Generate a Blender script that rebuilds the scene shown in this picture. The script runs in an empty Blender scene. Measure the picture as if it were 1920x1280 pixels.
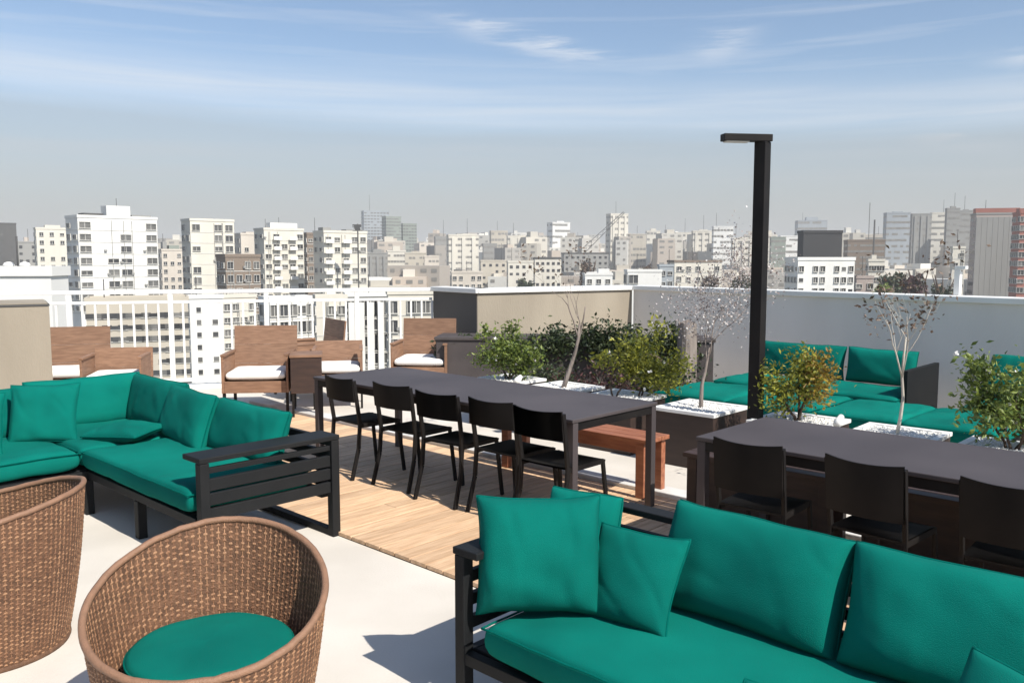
import bpy, bmesh, math, random
from mathutils import Vector, Matrix, noise, Euler
R = math.radians
random.seed(7)
sc = bpy.context.scene
col = sc.collection

# ------------------------------------------------------------ camera, sky, sun, exposure
EYE = 1.7
PITCH = math.atan(155 / 1600.0)
cam_d = bpy.data.cameras.new('camera'); cam = bpy.data.objects.new('camera', cam_d); col.objects.link(cam)
cam_d.lens = 30.0; cam_d.sensor_width = 36.0; cam_d.clip_start = 0.05; cam_d.clip_end = 30000
cam.location = (0, 0, EYE); cam.rotation_euler = (math.pi / 2 - PITCH, 0, 0)
sc.camera = cam

TH = R(43.5)                                  # the terrace runs at this angle
UX, UY = math.cos(TH), -math.sin(TH)
VX, VY = math.sin(TH), math.cos(TH)
def W(u, v, z=0.0): return Vector((u * UX + v * VX, u * UY + v * VY, z))

SUN_EL = R(46); SUN_AZ = R(136)               # azimuth clockwise from +Y
sun_dir = Vector((math.sin(SUN_AZ) * math.cos(SUN_EL), math.cos(SUN_AZ) * math.cos(SUN_EL), math.sin(SUN_EL)))
sd = bpy.data.lights.new('sun', 'SUN'); sd.energy = 5.0; sd.angle = R(0.5); sd.color = (1.0, 0.95, 0.87)
sun = bpy.data.objects.new('sun', sd); col.objects.link(sun)
sun.rotation_euler = (-sun_dir).to_track_quat('-Z', 'Y').to_euler()

world = bpy.data.worlds.new('World'); sc.world = world; world.use_nodes = True
wt = world.node_tree; wt.nodes.clear()
def wn(t, **k):
    n = wt.nodes.new(t)
    for a, b in k.items(): setattr(n, a, b)
    return n
def wmath(op, a, b=None, c=None, clamp=False):
    n = wn('ShaderNodeMath', operation=op); n.use_clamp = clamp
    for i, v in enumerate((a, b, c)):
        if v is None: continue
        if isinstance(v, (int, float)): n.inputs[i].default_value = v
        else: wt.links.new(v, n.inputs[i])
    return n.outputs[0]
def wmix(f, a, b):
    n = wn('ShaderNodeMix', data_type='RGBA')
    for i, v in ((0, f), (6, a), (7, b)):
        if isinstance(v, (int, float, tuple)): n.inputs[i].default_value = v
        else: wt.links.new(v, n.inputs[i])
    return n.outputs[2]
sky = wn('ShaderNodeTexSky', sky_type='NISHITA'); sky.sun_disc = False
sky.sun_elevation = SUN_EL; sky.sun_rotation = SUN_AZ; sky.air_density = 1.0; sky.dust_density = 0.6; sky.ozone_density = 2.5
tc = wn('ShaderNodeTexCoord'); sx = wn('ShaderNodeSeparateXYZ'); wt.links.new(tc.outputs['Generated'], sx.inputs[0])
X, Y, Z = sx.outputs
hor = wmath('SQRT', wmath('ADD', wmath('MULTIPLY', X, X), wmath('MULTIPLY', Y, Y)))
el = wmath('ARCTAN2', Z, hor)
az = wmath('ARCTAN2', X, Y)
cmb = wn('ShaderNodeCombineXYZ'); wt.links.new(X, cmb.inputs[0]); wt.links.new(Y, cmb.inputs[1])
wt.links.new(wmath('MULTIPLY', Z, 9.0), cmb.inputs[2])
def wnoise(scale, detail, vec, dist=0.0, rough=0.55):
    n = wn('ShaderNodeTexNoise'); n.inputs['Scale'].default_value = scale; n.inputs['Detail'].default_value = detail
    n.inputs['Distortion'].default_value = dist; n.inputs['Roughness'].default_value = rough
    wt.links.new(vec, n.inputs['Vector']); return n.outputs['Fac']
n1 = wnoise(1.6, 8, cmb.outputs[0], 0.6)
n2 = wnoise(7.0, 8, cmb.outputs[0], 0.4, 0.65)
cm2 = wn('ShaderNodeCombineXYZ'); wt.links.new(X, cm2.inputs[0]); wt.links.new(Y, cm2.inputs[1])
wt.links.new(wmath('MULTIPLY', Z, 26.0), cm2.inputs[2])
n3 = wnoise(1.7, 9, cm2.outputs[0], 0.35, 0.6)      # long flat streaks
def band(x, c, w):                            # smooth bump
    d = wmath('DIVIDE', wmath('SUBTRACT', x, c), w)
    return wmath('POWER', 2.718, wmath('MULTIPLY', wmath('MULTIPLY', d, d), -1.0))
def ramp(x, lo, hi): return wmath('DIVIDE', wmath('SUBTRACT', x, lo), hi - lo, clamp=True)
cirrus = wmath('MULTIPLY', ramp(n3, 0.50, 0.74), 0.42)
edge_el = wmath('ADD', wmath('MULTIPLY', az, -0.035), wmath('ADD', wmath('MULTIPLY', wmath('SUBTRACT', n1, 0.5), R(2.2)), R(8.6)))   # top of the city haze layer
veil = wmath('MULTIPLY', band(el, wmath('ADD', edge_el, R(1.1)), R(1.5)), wmath('ADD', wmath('MULTIPLY', ramp(n3, 0.35, 0.65), 0.6), 0.2))
m = wmath('MAXIMUM', cirrus, veil)
def wisp(a0, e0, a1, e1, wid, amt):           # a slanting streak between two sky directions
    ax = wmath('DIVIDE', wmath('SUBTRACT', az, R(a0)), R(a1 - a0))
    line = wmath('ADD', wmath('MULTIPLY', ax, R(e1 - e0)), R(e0))
    line = wmath('ADD', line, wmath('MULTIPLY', wmath('SUBTRACT', n2, 0.5), R(3.2)))
    along = band(ax, 0.5, 0.42)
    return wmath('MULTIPLY', wmath('MULTIPLY', band(el, line, R(wid)), along), wmath('MULTIPLY', ramp(n2, 0.3, 0.62), amt))
for a in ((-5, 15.0, 8.5, 12.0, 0.5, 1.0), (11, 12.6, 15.5, 13.2, 0.8, 0.75), (24, 7.0, 31, 6.4, 0.6, 0.7), (28, 11.2, 34, 10.8, 0.5, 0.8), (-34, 16.0, -24, 15.6, 0.5, 0.6)):
    m = wmath('MAXIMUM', m, wisp(*a))
m = wmath('MULTIPLY', m, ramp(el, R(0.5), R(5)))
hs = wn('ShaderNodeHueSaturation'); hs.inputs['Saturation'].default_value = 0.98; hs.inputs['Value'].default_value = 1.4; wt.links.new(sky.outputs[0], hs.inputs['Color'])
skyc = wmix(wmath('MULTIPLY', m, 0.9), hs.outputs[0], (8.2, 8.6, 9.2, 1))
# grey air of the city haze layer, browner towards the horizon
under = wmath('SUBTRACT', 1.0, ramp(wmath('SUBTRACT', el, edge_el), R(-0.9), R(0.35)))
skyc = wmix(wmath('MULTIPLY', under, 0.5), skyc, (4.3, 4.75, 5.1, 1))
skyc = wmix(wmath('MULTIPLY', band(el, R(0.0), R(6.0)), 0.85), skyc, (4.75, 4.72, 4.65, 1))
bg = wn('ShaderNodeBackground'); wt.links.new(skyc, bg.inputs[0]); bg.inputs[1].default_value = 0.078
wo = wn('ShaderNodeOutputWorld'); wt.links.new(bg.outputs[0], wo.inputs[0])
sc.view_settings.view_transform = 'Standard'; sc.view_settings.look = 'None'
sc.view_settings.exposure = 0.38; sc.view_settings.gamma = 1.0; sc.view_settings.use_curve_mapping = False
sc.cycles.max_bounces = 6; sc.cycles.diffuse_bounces = 3; sc.cycles.volume_bounces = 0
sc.cycles.use_denoising = True

# ------------------------------------------------------------ materials
MATS = {}
def mat(name, c, rough=0.6, c2=None, scale=8.0, bump=0.0, bscale=60.0, metal=0.0, stretch=(1, 1, 1), spec=0.5,
        objrand=0.0, island=None, sheen=0.0, translucent=0.0, kind='noise', detail=4.0, coord='Object'):
    m = bpy.data.materials.new(name); m.use_nodes = True; nt = m.node_tree; N = nt.nodes; L = nt.links
    b = N['Principled BSDF']; b.inputs['Roughness'].default_value = rough; b.inputs['Metallic'].default_value = metal
    b.inputs['Specular IOR Level'].default_value = spec
    if sheen: b.inputs['Sheen Weight'].default_value = sheen
    t = N.new('ShaderNodeTexCoord'); mp = N.new('ShaderNodeMapping'); mp.inputs['Scale'].default_value = stretch
    L.new(t.outputs[coord], mp.inputs[0])
    c = tuple(c) + (1,); c2 = tuple(c2) + (1,) if c2 else tuple(x * 0.8 for x in c[:3]) + (1,)
    vec = mp.outputs[0]
    if objrand:
        oi = N.new('ShaderNodeObjectInfo'); cx = N.new('ShaderNodeVectorMath'); cx.operation = 'ADD'
        mul = N.new('ShaderNodeMath'); mul.operation = 'MULTIPLY'; mul.inputs[1].default_value = 57.0
        L.new(oi.outputs['Random'], mul.inputs[0]); L.new(vec, cx.inputs[0]); L.new(mul.outputs[0], cx.inputs[1]); vec = cx.outputs[0]
    no = N.new('ShaderNodeTexNoise'); no.inputs['Scale'].default_value = scale; no.inputs['Detail'].default_value = detail
    L.new(vec, no.inputs['Vector'])
    cr = N.new('ShaderNodeValToRGB'); cr.color_ramp.elements[0].position = 0.35; cr.color_ramp.elements[1].position = 0.68
    cr.color_ramp.elements[0].color = c2; cr.color_ramp.elements[1].color = c
    L.new(no.outputs['Fac'], cr.inputs[0]); out = cr.outputs[0]
    if island:
        g = N.new('ShaderNodeNewGeometry'); r2 = N.new('ShaderNodeValToRGB')
        els = r2.color_ramp.elements
        while len(els) < len(island): els.new(0.5)
        for i, cc in enumerate(island):
            els[i].position = i / (len(island) - 1); els[i].color = tuple(cc) + (1,)
        L.new(g.outputs['Random Per Island'], r2.inputs[0]); out = r2.outputs[0]
    if objrand:
        h = N.new('ShaderNodeHueSaturation'); mr = N.new('ShaderNodeMapRange')
        mr.inputs[3].default_value = 1 - objrand; mr.inputs[4].default_value = 1 + objrand
        L.new(oi.outputs['Random'], mr.inputs[0]); L.new(mr.outputs[0], h.inputs['Value']); L.new(out, h.inputs['Color']); out = h.outputs[0]
    L.new(out, b.inputs['Base Color'])
    if bump:
        nb = N.new('ShaderNodeTexNoise'); nb.inputs['Scale'].default_value = bscale; nb.inputs['Detail'].default_value = 5
        L.new(vec, nb.inputs['Vector']); bp = N.new('ShaderNodeBump'); bp.inputs['Strength'].default_value = bump; bp.inputs['Distance'].default_value = 0.01
        L.new(nb.outputs['Fac'], bp.inputs['Height']); L.new(bp.outputs[0], b.inputs['Normal'])
    if translucent:
        tr = N.new('ShaderNodeBsdfTranslucent'); L.new(out, tr.inputs[0]); mx = N.new('ShaderNodeMixShader'); mx.inputs[0].default_value = translucent
        o = N['Material Output']; L.new(b.outputs[0], mx.inputs[1]); L.new(tr.outputs[0], mx.inputs[2]); L.new(mx.outputs[0], o.inputs[0])
    MATS[name] = m; return m

mat('teal_fabric', (0.002, 0.17, 0.132), 0.95, (0.001, 0.122, 0.097), 2.0, 0.4, 330, spec=0.08, objrand=0.07)
mat('teal_piping', (0.0, 0.12, 0.095), 0.95, None, 20, spec=0.05)
mat('charcoal_metal', (0.014, 0.0145, 0.015), 0.6, (0.010, 0.011, 0.012), 5, 0.1, 90, spec=0.2)
mat('black_metal', (0.007, 0.006, 0.006), 0.6, (0.012, 0.010, 0.009), 6, 0.05, 120, spec=0.22)
mat('table_top', (0.075, 0.063, 0.064), 0.55, (0.055, 0.046, 0.047), 1.6, 0.1, 200, spec=0.3, detail=9)
mat('white_cushion', (0.82, 0.81, 0.78), 0.85, (0.74, 0.73, 0.7), 4, 0.3, 260)
mat('deck_wood', (0.74, 0.51, 0.32), 0.62, (0.54, 0.345, 0.20), 5, 0.25, 40, stretch=(9, 0.8, 9), objrand=0.13)
mat('chair_wood', (0.29, 0.165, 0.10), 0.6, (0.20, 0.108, 0.064), 7, 0.12, 60, stretch=(1, 1, 7), objrand=0.12)
mat('bench_wood', (0.38, 0.15, 0.075), 0.5, (0.24, 0.08, 0.04), 4, 0.12, 60, stretch=(1.2, 9, 9))
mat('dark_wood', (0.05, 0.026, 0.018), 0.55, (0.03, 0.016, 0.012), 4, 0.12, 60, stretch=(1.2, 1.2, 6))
mat('wicker', (0.25, 0.12, 0.062), 0.6, (0.13, 0.056, 0.03), 22, 0.6, 160, island=[(0.15, 0.068, 0.033), (0.27, 0.132, 0.066), (0.37, 0.20, 0.105), (0.21, 0.098, 0.048)])
mat('wicker_rim', (0.27, 0.145, 0.085), 0.6, (0.22, 0.12, 0.07), 30, 0.4, 200, stretch=(1, 1, 1))
mat('wicker_core', (0.17, 0.085, 0.045), 0.8, (0.09, 0.045, 0.024), 40, 0.5, 200)
mat('floor_stone', (0.67, 0.62, 0.55), 0.75, (0.57, 0.525, 0.46), 1.5, 0.12, 70, detail=8)
mat('kerb_stone', (0.70, 0.69, 0.66), 0.7, (0.55, 0.53, 0.5), 5, 0.15, 60)
mat('taupe_wall', (0.335, 0.29, 0.225), 0.85, (0.27, 0.232, 0.178), 1.6, 0.35, 60, detail=9, stretch=(1, 1, 0.3))
mat('shaded_taupe', (0.13, 0.115, 0.10), 0.85, (0.105, 0.095, 0.085), 1.2, 0.2, 60)  # same taupe render, with the shade on the wall end put into the colour
mat('white_wall', (0.80, 0.765, 0.72), 0.8, (0.70, 0.665, 0.62), 1.3, 0.3, 50, detail=9, stretch=(1, 1, 0.25))
mat('white_paint', (0.82, 0.81, 0.78), 0.45, (0.76, 0.75, 0.71), 3, 0.05, 90)
mat('gravel_white', (0.78, 0.76, 0.72), 0.9, (0.5, 0.48, 0.45), 60, 1.0, 90, island=[(0.66, 0.64, 0.60), (0.8, 0.78, 0.74), (0.74, 0.72, 0.68)])
mat('planter_rim', (0.80, 0.79, 0.76), 0.6, (0.7, 0.69, 0.66), 4, 0.1, 60)
mat('planter_dark', (0.045, 0.026, 0.02), 0.6, (0.03, 0.018, 0.014), 4, 0.15, 50, stretch=(1, 1, 6))
mat('planter_grey', (0.075, 0.062, 0.06), 0.7, (0.055, 0.046, 0.045), 3, 0.15, 50)
mat('bark_grey', (0.30, 0.25, 0.22), 0.9, (0.17, 0.14, 0.12), 14, 0.7, 60, stretch=(1, 1, 0.25))
mat('bark_dark', (0.10, 0.065, 0.045), 0.9, (0.05, 0.035, 0.025), 14, 0.7, 60, stretch=(1, 1, 0.25))
mat('bark_pale', (0.62, 0.58, 0.50), 0.85, (0.42, 0.38, 0.32), 12, 0.4, 60, stretch=(1, 1, 0.25))
mat('leaf_green', (0.08, 0.12, 0.03), 0.5, island=[(0.05, 0.085, 0.02), (0.11, 0.16, 0.03), (0.22, 0.27, 0.05), (0.15, 0.2, 0.045)], translucent=0.3)
mat('leaf_lime', (0.2, 0.2, 0.03), 0.5, island=[(0.08, 0.11, 0.02), (0.22, 0.23, 0.03), (0.36, 0.35, 0.04), (0.17, 0.19, 0.035)], translucent=0.35)
mat('leaf_dark', (0.04, 0.05, 0.02), 0.5, island=[(0.016, 0.028, 0.012), (0.035, 0.055, 0.02), (0.06, 0.075, 0.022)], translucent=0.2)
mat('leaf_red', (0.06, 0.03, 0.025), 0.5, island=[(0.03, 0.014, 0.014), (0.075, 0.03, 0.028), (0.11, 0.05, 0.05), (0.03, 0.035, 0.018)], translucent=0.2)
mat('leaf_amber', (0.3, 0.18, 0.03), 0.5, island=[(0.16, 0.09, 0.018), (0.32, 0.2, 0.025), (0.42, 0.30, 0.04), (0.17, 0.15, 0.03)], translucent=0.35)
mat('leaf_brown', (0.12, 0.08, 0.05), 0.6, island=[(0.05, 0.03, 0.022), (0.12, 0.075, 0.05), (0.22, 0.16, 0.12), (0.07, 0.06, 0.03)], translucent=0.2)
mat('blossom', (0.6, 0.55, 0.52), 0.6, island=[(0.13, 0.09, 0.075), (0.55, 0.50, 0.48), (0.72, 0.70, 0.68), (0.24, 0.17, 0.15), (0.62, 0.58, 0.56)], translucent=0.25)
mat('glass_dark', (0.035, 0.037, 0.04), 0.12, (0.06, 0.06, 0.06), 0.4, coord='Object', objrand=0.4)
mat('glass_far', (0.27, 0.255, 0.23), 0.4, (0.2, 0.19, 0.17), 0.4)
mat('glass_grey', (0.16, 0.155, 0.145), 0.2, (0.10, 0.10, 0.095), 0.4, objrand=0.35)
mat('frame_pale', (0.6, 0.58, 0.53), 0.6, None, 2)
def bmat(name, c, k=0.84): return mat(name, c, 0.85, tuple(x * k for x in c), 0.12, 0.0, stretch=(1, 1, 0.3), detail=8)
bmat('b_white', (0.78, 0.77, 0.73)); bmat('b_cream', (0.68, 0.64, 0.55)); bmat('b_beige', (0.52, 0.47, 0.385)); bmat('b_sand', (0.60, 0.54, 0.46))
bmat('b_grey', (0.30, 0.295, 0.275)); bmat('b_dark', (0.085, 0.083, 0.08)); bmat('b_green', (0.26, 0.29, 0.25)); bmat('b_brown', (0.22, 0.17, 0.13))
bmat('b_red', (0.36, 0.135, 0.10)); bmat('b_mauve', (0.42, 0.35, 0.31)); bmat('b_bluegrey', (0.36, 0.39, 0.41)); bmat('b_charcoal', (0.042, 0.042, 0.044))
mat('city_ground', (0.25, 0.235, 0.21), 0.95, (0.10, 0.11, 0.08), 0.02, detail=10)
mat('city_mass', (0.5, 0.47, 0.4), 0.9, island=[(0.6, 0.56, 0.48), (0.42, 0.39, 0.33), (0.70, 0.68, 0.62), (0.30, 0.28, 0.25), (0.52, 0.44, 0.36), (0.66, 0.62, 0.54)])
mat('tree_mass', (0.07, 0.08, 0.04), 0.9, island=[(0.04, 0.05, 0.025), (0.09, 0.095, 0.05), (0.13, 0.12, 0.08)])

# ------------------------------------------------------------ helpers
class MB:
    """collects shapes and links them as ONE mesh object"""
    def __init__(s): s.v = []; s.f = []; s.m = []; s.sm = []
    def add(s, vs, fs, mi=0, smooth=False):
        o = len(s.v); s.v += [tuple(v) for v in vs]; s.f += [tuple(i + o for i in f) for f in fs]
        s.m += [mi] * len(fs); s.sm += [smooth] * len(fs); return s
    def box(s, x0, x1, y0, y1, z0, z1, mi=0, M=None):
        vs = [Vector(p) for p in ((x0, y0, z0), (x1, y0, z0), (x1, y1, z0), (x0, y1, z0), (x0, y0, z1), (x1, y0, z1), (x1, y1, z1), (x0, y1, z1))]
        if M: vs = [M @ v for v in vs]
        return s.add(vs, [(0, 3, 2, 1), (4, 5, 6, 7), (0, 1, 5, 4), (1, 2, 6, 5), (2, 3, 7, 6), (3, 0, 4, 7)], mi)
    def beam(s, a, b, w, h=None, mi=0, up=(0, 0, 1)):
        a = Vector(a); b = Vector(b); h = h or w; d = (b - a).normalized(); u = Vector(up)
        if abs(d.dot(u)) > 0.95: u = Vector((0, 1, 0))
        sdv = d.cross(u).normalized(); u = sdv.cross(d).normalized(); vs = []
        for p in (a, b):
            for i, j in ((-1, -1), (1, -1), (1, 1), (-1, 1)): vs.append(p + sdv * i * w / 2 + u * j * h / 2)
        return s.add(vs, [(0, 3, 2, 1), (4, 5, 6, 7), (0, 1, 5, 4), (1, 2, 6, 5), (2, 3, 7, 6), (3, 0, 4, 7)], mi)
    def tube(s, pts, rads, n=6, mi=0, closed=False):
        pts = [Vector(p) for p in pts]; k = len(pts); vs = []; fs = []
        if isinstance(rads, (int, float)): rads = [rads] * k
        ref = None
        for i in range(k):
            if closed: d = pts[(i + 1) % k] - pts[i - 1]
            else: d = pts[min(i + 1, k - 1)] - pts[max(i - 1, 0)]
            d.normalize()
            if ref is None: ref = Vector((0, 0, 1)) if abs(d.z) < 0.9 else Vector((1, 0, 0))
            a = (ref - d * ref.dot(d))
            a = a.normalized() if a.length > 1e-5 else d.orthogonal().normalized()
            ref = a; b = d.cross(a)
            for j in range(n):
                t = 2 * math.pi * j / n; vs.append(pts[i] + (a * math.cos(t) + b * math.sin(t)) * rads[i])
        for i in range(k if closed else k - 1):
            i2 = (i + 1) % k
            for j in range(n): fs.append((i * n + j, i * n + (j + 1) % n, i2 * n + (j + 1) % n, i2 * n + j))
        if not closed: fs += [tuple(range(n - 1, -1, -1)), tuple((k - 1) * n + j for j in range(n))]
        return s.add(vs, fs, mi, True)
    def mesh(s, name, mats):
        me = bpy.data.meshes.new(name); me.from_pydata(s.v, [], s.f); me.update()
        for m in (mats if isinstance(mats, (list, tuple)) else [mats]): me.materials.append(MATS[m])
        me.polygons.foreach_set('material_index', s.m); me.polygons.foreach_set('use_smooth', s.sm); return me
    def build(s, name, mats, parent=None, bevel=0.0, loc=None, rot=None):
        return link(name, s.mesh(name, mats), parent, bevel, loc, rot)
def link(name, me, parent=None, bevel=0.0, loc=None, rot=None):
    o = bpy.data.objects.new(name, me); col.objects.link(o)
    if parent: o.parent = parent
    if loc is not None: o.location = loc
    if rot is not None: o.rotation_euler = rot
    if bevel:
        b = o.modifiers.new('b', 'BEVEL'); b.width = bevel; b.segments = 2; b.limit_method = 'ANGLE'; b.harden_normals = False
    return o
def tag(o, label=None, cat=None, group=None, kind=None):
    for k, v in (('label', label), ('category', cat), ('group', group), ('kind', kind)):
        if v: o[k] = v
    return o
def empty(name, loc, rz, label, cat, group=None):
    o = bpy.data.objects.new(name, None); col.objects.link(o); o.empty_display_size = 0.1
    o.location = loc; o.rotation_euler = (0, 0, rz); return tag(o, label, cat, group)
def copy_tree(o, parent=None):
    c = o.copy(); col.objects.link(c); c.parent = parent
    for ch in [x for x in bpy.data.objects if x.parent == o]: copy_tree(ch, c)
    return c
RZ = -TH                                       # local x runs along u, local y along v

def cushion_mesh(w, h, t, m=6, pinch=0.0, edge=0.25, n=26, seed=0, wr=0.006, sag=0.0):
    """a stuffed cushion lying in xy, t thick"""
    vs = []; fs = []; off = Vector((seed * 13.1, seed * 7.7, 0))
    def pt(i, j, side):
        s_ = -1 + 2 * i / n; t_ = -1 + 2 * j / n
        s_ = math.copysign(abs(s_) ** 0.8, s_); t_ = math.copysign(abs(t_) ** 0.8, t_)
        x = w / 2 * s_ * (1 - pinch * (1 - t_ * t_) * abs(s_)); y = h / 2 * t_ * (1 - pinch * (1 - s_ * s_) * abs(t_))
        f = (max(0, (1 - abs(s_) ** m)) * max(0, (1 - abs(t_) ** m))) ** 0.5
        z = side * t / 2 * (edge + (1 - edge) * f)
        p = Vector((x, y, z)); k = noise.noise(p * 4 + off) * 1.6 + noise.noise(p * 11 + off) * 0.6
        q_ = Vector((p.x * 5.0 + p.y * 3.0, p.y * 2.2 - p.x * 1.2, 0)) + off
        k -= 1.1 * max(0.0, 1 - 7.0 * abs(noise.noise(q_))) * (0.3 + 0.7 * (abs(s_) ** 2 + abs(t_) ** 2) / 2)
        rad = abs(s_ * t_) ** 2
        z += side * k * wr * (0.4 + f) - sag * (1 - s_ * s_) * (1 - t_ * t_)
        x += noise.noise(p * 5 + off * 2) * wr * 1.2; y += noise.noise(p * 5 - off) * wr * 1.2
        return Vector((x, y, z))
    idx = {}
    for sd_ in (1, -1):
        for i in range(n + 1):
            for j in range(n + 1):
                idx[(sd_, i, j)] = len(vs); vs.append(pt(i, j, sd_))
        for i in range(n):
            for j in range(n):
                q = (idx[(sd_, i, j)], idx[(sd_, i + 1, j)], idx[(sd_, i + 1, j + 1)], idx[(sd_, i, j + 1)])
                fs.append(q if sd_ > 0 else q[::-1])
    rim = [(i, 0) for i in range(n)] + [(n, j) for j in range(n)] + [(i, n) for i in range(n, 0, -1)] + [(0, j) for j in range(n, 0, -1)]
    for k in range(len(rim)):
        a = rim[k]; b = rim[(k + 1) % len(rim)]
        fs.append((idx[(-1,) + a], idx[(-1,) + b], idx[(1,) + b], idx[(1,) + a]))
    loop = [(vs[idx[(1,) + a]] + vs[idx[(-1,) + a]]) / 2 for a in rim]
    top = [vs[idx[(1,) + a]] for a in rim]
    return vs, fs, loop, top
def cushion(name, w, h, t, parent, loc, rot, matn='teal_fabric', piping=True, **k):
    vs, fs, loop, top = cushion_mesh(w, h, t, **k)
    b = MB(); b.add(vs, fs, 0, True); o = b.build(name, matn, parent, 0, loc, rot)
    sm = o.modifiers.new('s', 'SUBSURF'); sm.levels = 1; sm.render_levels = 1
    if piping:
        p = MB(); p.tube(loop if k.get('edge', 0.25) < 0.4 else top, 0.0045, 5, closed=True); p.build('piping', 'teal_piping' if matn == 'teal_fabric' else matn, o)
    return o

# ------------------------------------------------------------ setting: terrace floor, deck, walls
def quad_prism(pts, z0, z1, name, matn, parent=None, bevel=0):
    b = MB(); n = len(pts); vs = [(p[0], p[1], z0) for p in pts] + [(p[0], p[1], z1) for p in pts]
    fs = [tuple(range(n - 1, -1, -1)), tuple(range(n, 2 * n))] + [(i, (i + 1) % n, n + (i + 1) % n, n + i) for i in range(n)]
    b.add(vs, fs); return b.build(name, matn, parent, bevel)
RL0 = Vector((-9.0, 9.75)); RL1 = Vector((-1.12, 11.95))
floor_pts = [(9, -4), (9, 5.0), (5.6, 7.62), (1.75, 12.40), (-0.45, 11.12), (-1.12, 11.97), (-9.0, 9.77), (-9, -4)]
fl = quad_prism(floor_pts, -0.6, 0.0, 'floor', 'floor_stone'); tag(fl, kind='structure')
bd = quad_prism([(p[0] * 0.97, p[1] * 0.985 - 0.02) for p in floor_pts], -49.9, -0.602, 'building_below', 'b_cream')
tag(bd, 'tall building whose flat roof carries the terrace', 'building')

# deck: boards across, sheets of wood slightly above the stone
DV0, DV1 = 2.98, 5.02
deck = empty('wood_deck', W(-5, DV0), 0, None, None); deck['kind'] = 'structure'
deck.rotation_euler = (0, 0, RZ)
bw = 0.138; bl = (DV1 - DV0)
bb = {}
def board_mesh(l):
    k = round(l, 2)
    if k not in bb:
        b = MB(); b.box(-(bw - 0.007) / 2, (bw - 0.007) / 2, 0, l, 0, 0.022); bb[k] = b.mesh('board', 'deck_wood')
    return bb[k]
U0, U1 = -9.0, 2.4
i = 0; u = U0
while u < U1:
    cut = [0.0, bl * random.choice((0.28, 0.5, 0.72)), bl]
    for a, c in zip(cut, cut[1:]):
        link('plank', board_mesh(c - a - 0.004), deck, 0.002, (u + bw / 2 + 5, a, 0.004 + random.uniform(0, 0.0015)))
    u += bw; i += 1
b = MB(); b.box(U0 + 5, U1 + 5, 0.0, bl, 0.0005, 0.003); b.build('deck_underlay', 'dark_wood', deck)
kerb = MB(); kerb.box(U0, U1, DV1 + 0.005, DV1 + 0.17, 0.0, 0.055)
tag(kerb.build('kerb', 'kerb_stone', None, 0.006, (0, 0, 0), (0, 0, RZ)), kind='structure')

def wall(name, a, b_, h, th, matn, label, cope=True, z0=0.0, cope_mat='white_paint', ext=0.03):
    a = Vector(a); b_ = Vector(b_); d = b_ - a; L_ = d.length; ang = math.atan2(d.y, d.x)
    o = empty(name, (a.x, a.y, z0), ang, label, 'wall')
    m_ = MB(); m_.box(0, L_, 0, th, 0.002, h); m_.build('wall_face', matn, o)
    if cope:
        c = MB(); c.box(-ext, L_ + ext, -0.035, th + 0.035, h + 0.001, h + 0.065); c.build('coping', cope_mat, o, 0.008)
    return o
wall('parapet_wall', (-0.45, 11.10), (1.74, 12.38), 1.25, 0.22, 'taupe_wall', 'taupe sunlit parapet wall behind the bushes, white coping on top', ext=0.0)
wall('parapet_wall', (1.76, 12.36), (6.75, 6.21), 1.25, 0.22, 'white_wall', 'long pale grey shaded parapet wall behind the green daybeds')
wall('parapet_wall', (-1.10, 11.93), (-0.46, 11.10), 1.25, 0.20, 'shaded_taupe', 'short taupe wall end with its shade painted in, between the railing and the taupe wall')
# taupe block on the left
bx = empty('service_block', (-4.37, 8.05, 0), R(31), 'plain taupe rendered block with dark cap beside the wooden chairs', 'block')
m_ = MB(); m_.box(-3.5, 0, 0, 0.9, 0.001, 1.255); m_.build('wall', 'taupe_wall', bx, 0.004)
m_ = MB(); m_.box(-3.5, 0.005, -0.006, 0.92, 1.257, 1.275); m_.build('capping', 'b_dark', bx)
m_ = MB(); m_.box(-3.5, -0.01, 0.02, 0.90, 1.276, 1.285); m_.build('coping', 'taupe_wall', bx)

# railing
dr = (RL1 - RL0); rl = dr.length; ra_ = math.atan2(dr.y, dr.x)
rail = empty('railing', (RL0.x, RL0.y, 0), ra_, 'white metal railing with two top bars and square balusters along the roof edge', 'railing')
b = MB(); b.box(0, rl, -0.025, 0.025, 1.25, 1.30); b.build('top_rail', 'white_paint', rail, 0.006)
b = MB(); b.box(0, rl, -0.018, 0.018, 1.125, 1.16); b.build('middle_rail', 'white_paint', rail, 0.004)
b = MB(); b.box(0, rl, -0.02, 0.02, 0.10, 0.145); b.build('bottom_rail', 'white_paint', rail, 0.004)
b = MB(); b.box(0, rl, -0.08, 0.12, 0.001, 0.06); b.build('base_curb', 'white_paint', rail, 0.004)
bal = MB(); bal.box(-0.0125, 0.0125, -0.0125, 0.0125, 0.147, 1.123); bal_me = bal.mesh('baluster', 'white_paint')
pst = MB(); pst.box(-0.03, 0.03, -0.027, 0.027, 0.062, 1.248); pst_me = pst.mesh('post', 'white_paint')
n = int(rl / 0.148)
for k in range(n + 1):
    x = k * rl / n
    link('post' if k % 8 == 0 else 'baluster', pst_me if k % 8 == 0 else bal_me, rail, 0, (x, 0, 0))
# white post on right wall
po = empty('vent_pipe', (4.72, 9.05, 1.318), R(-51), 'slim white square pipe standing on the pale wall coping', 'pipe')
b = MB(); b.box(-0.03, 0.03, -0.03, 0.03, 0, 0.27); b.build('pipe_shaft', 'white_paint', po, 0.004)
b = MB(); b.box(-0.03, 0.085, -0.032, 0.032, 0.272, 0.305); b.build('pipe_cap', 'white_paint', po, 0.004)

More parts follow.
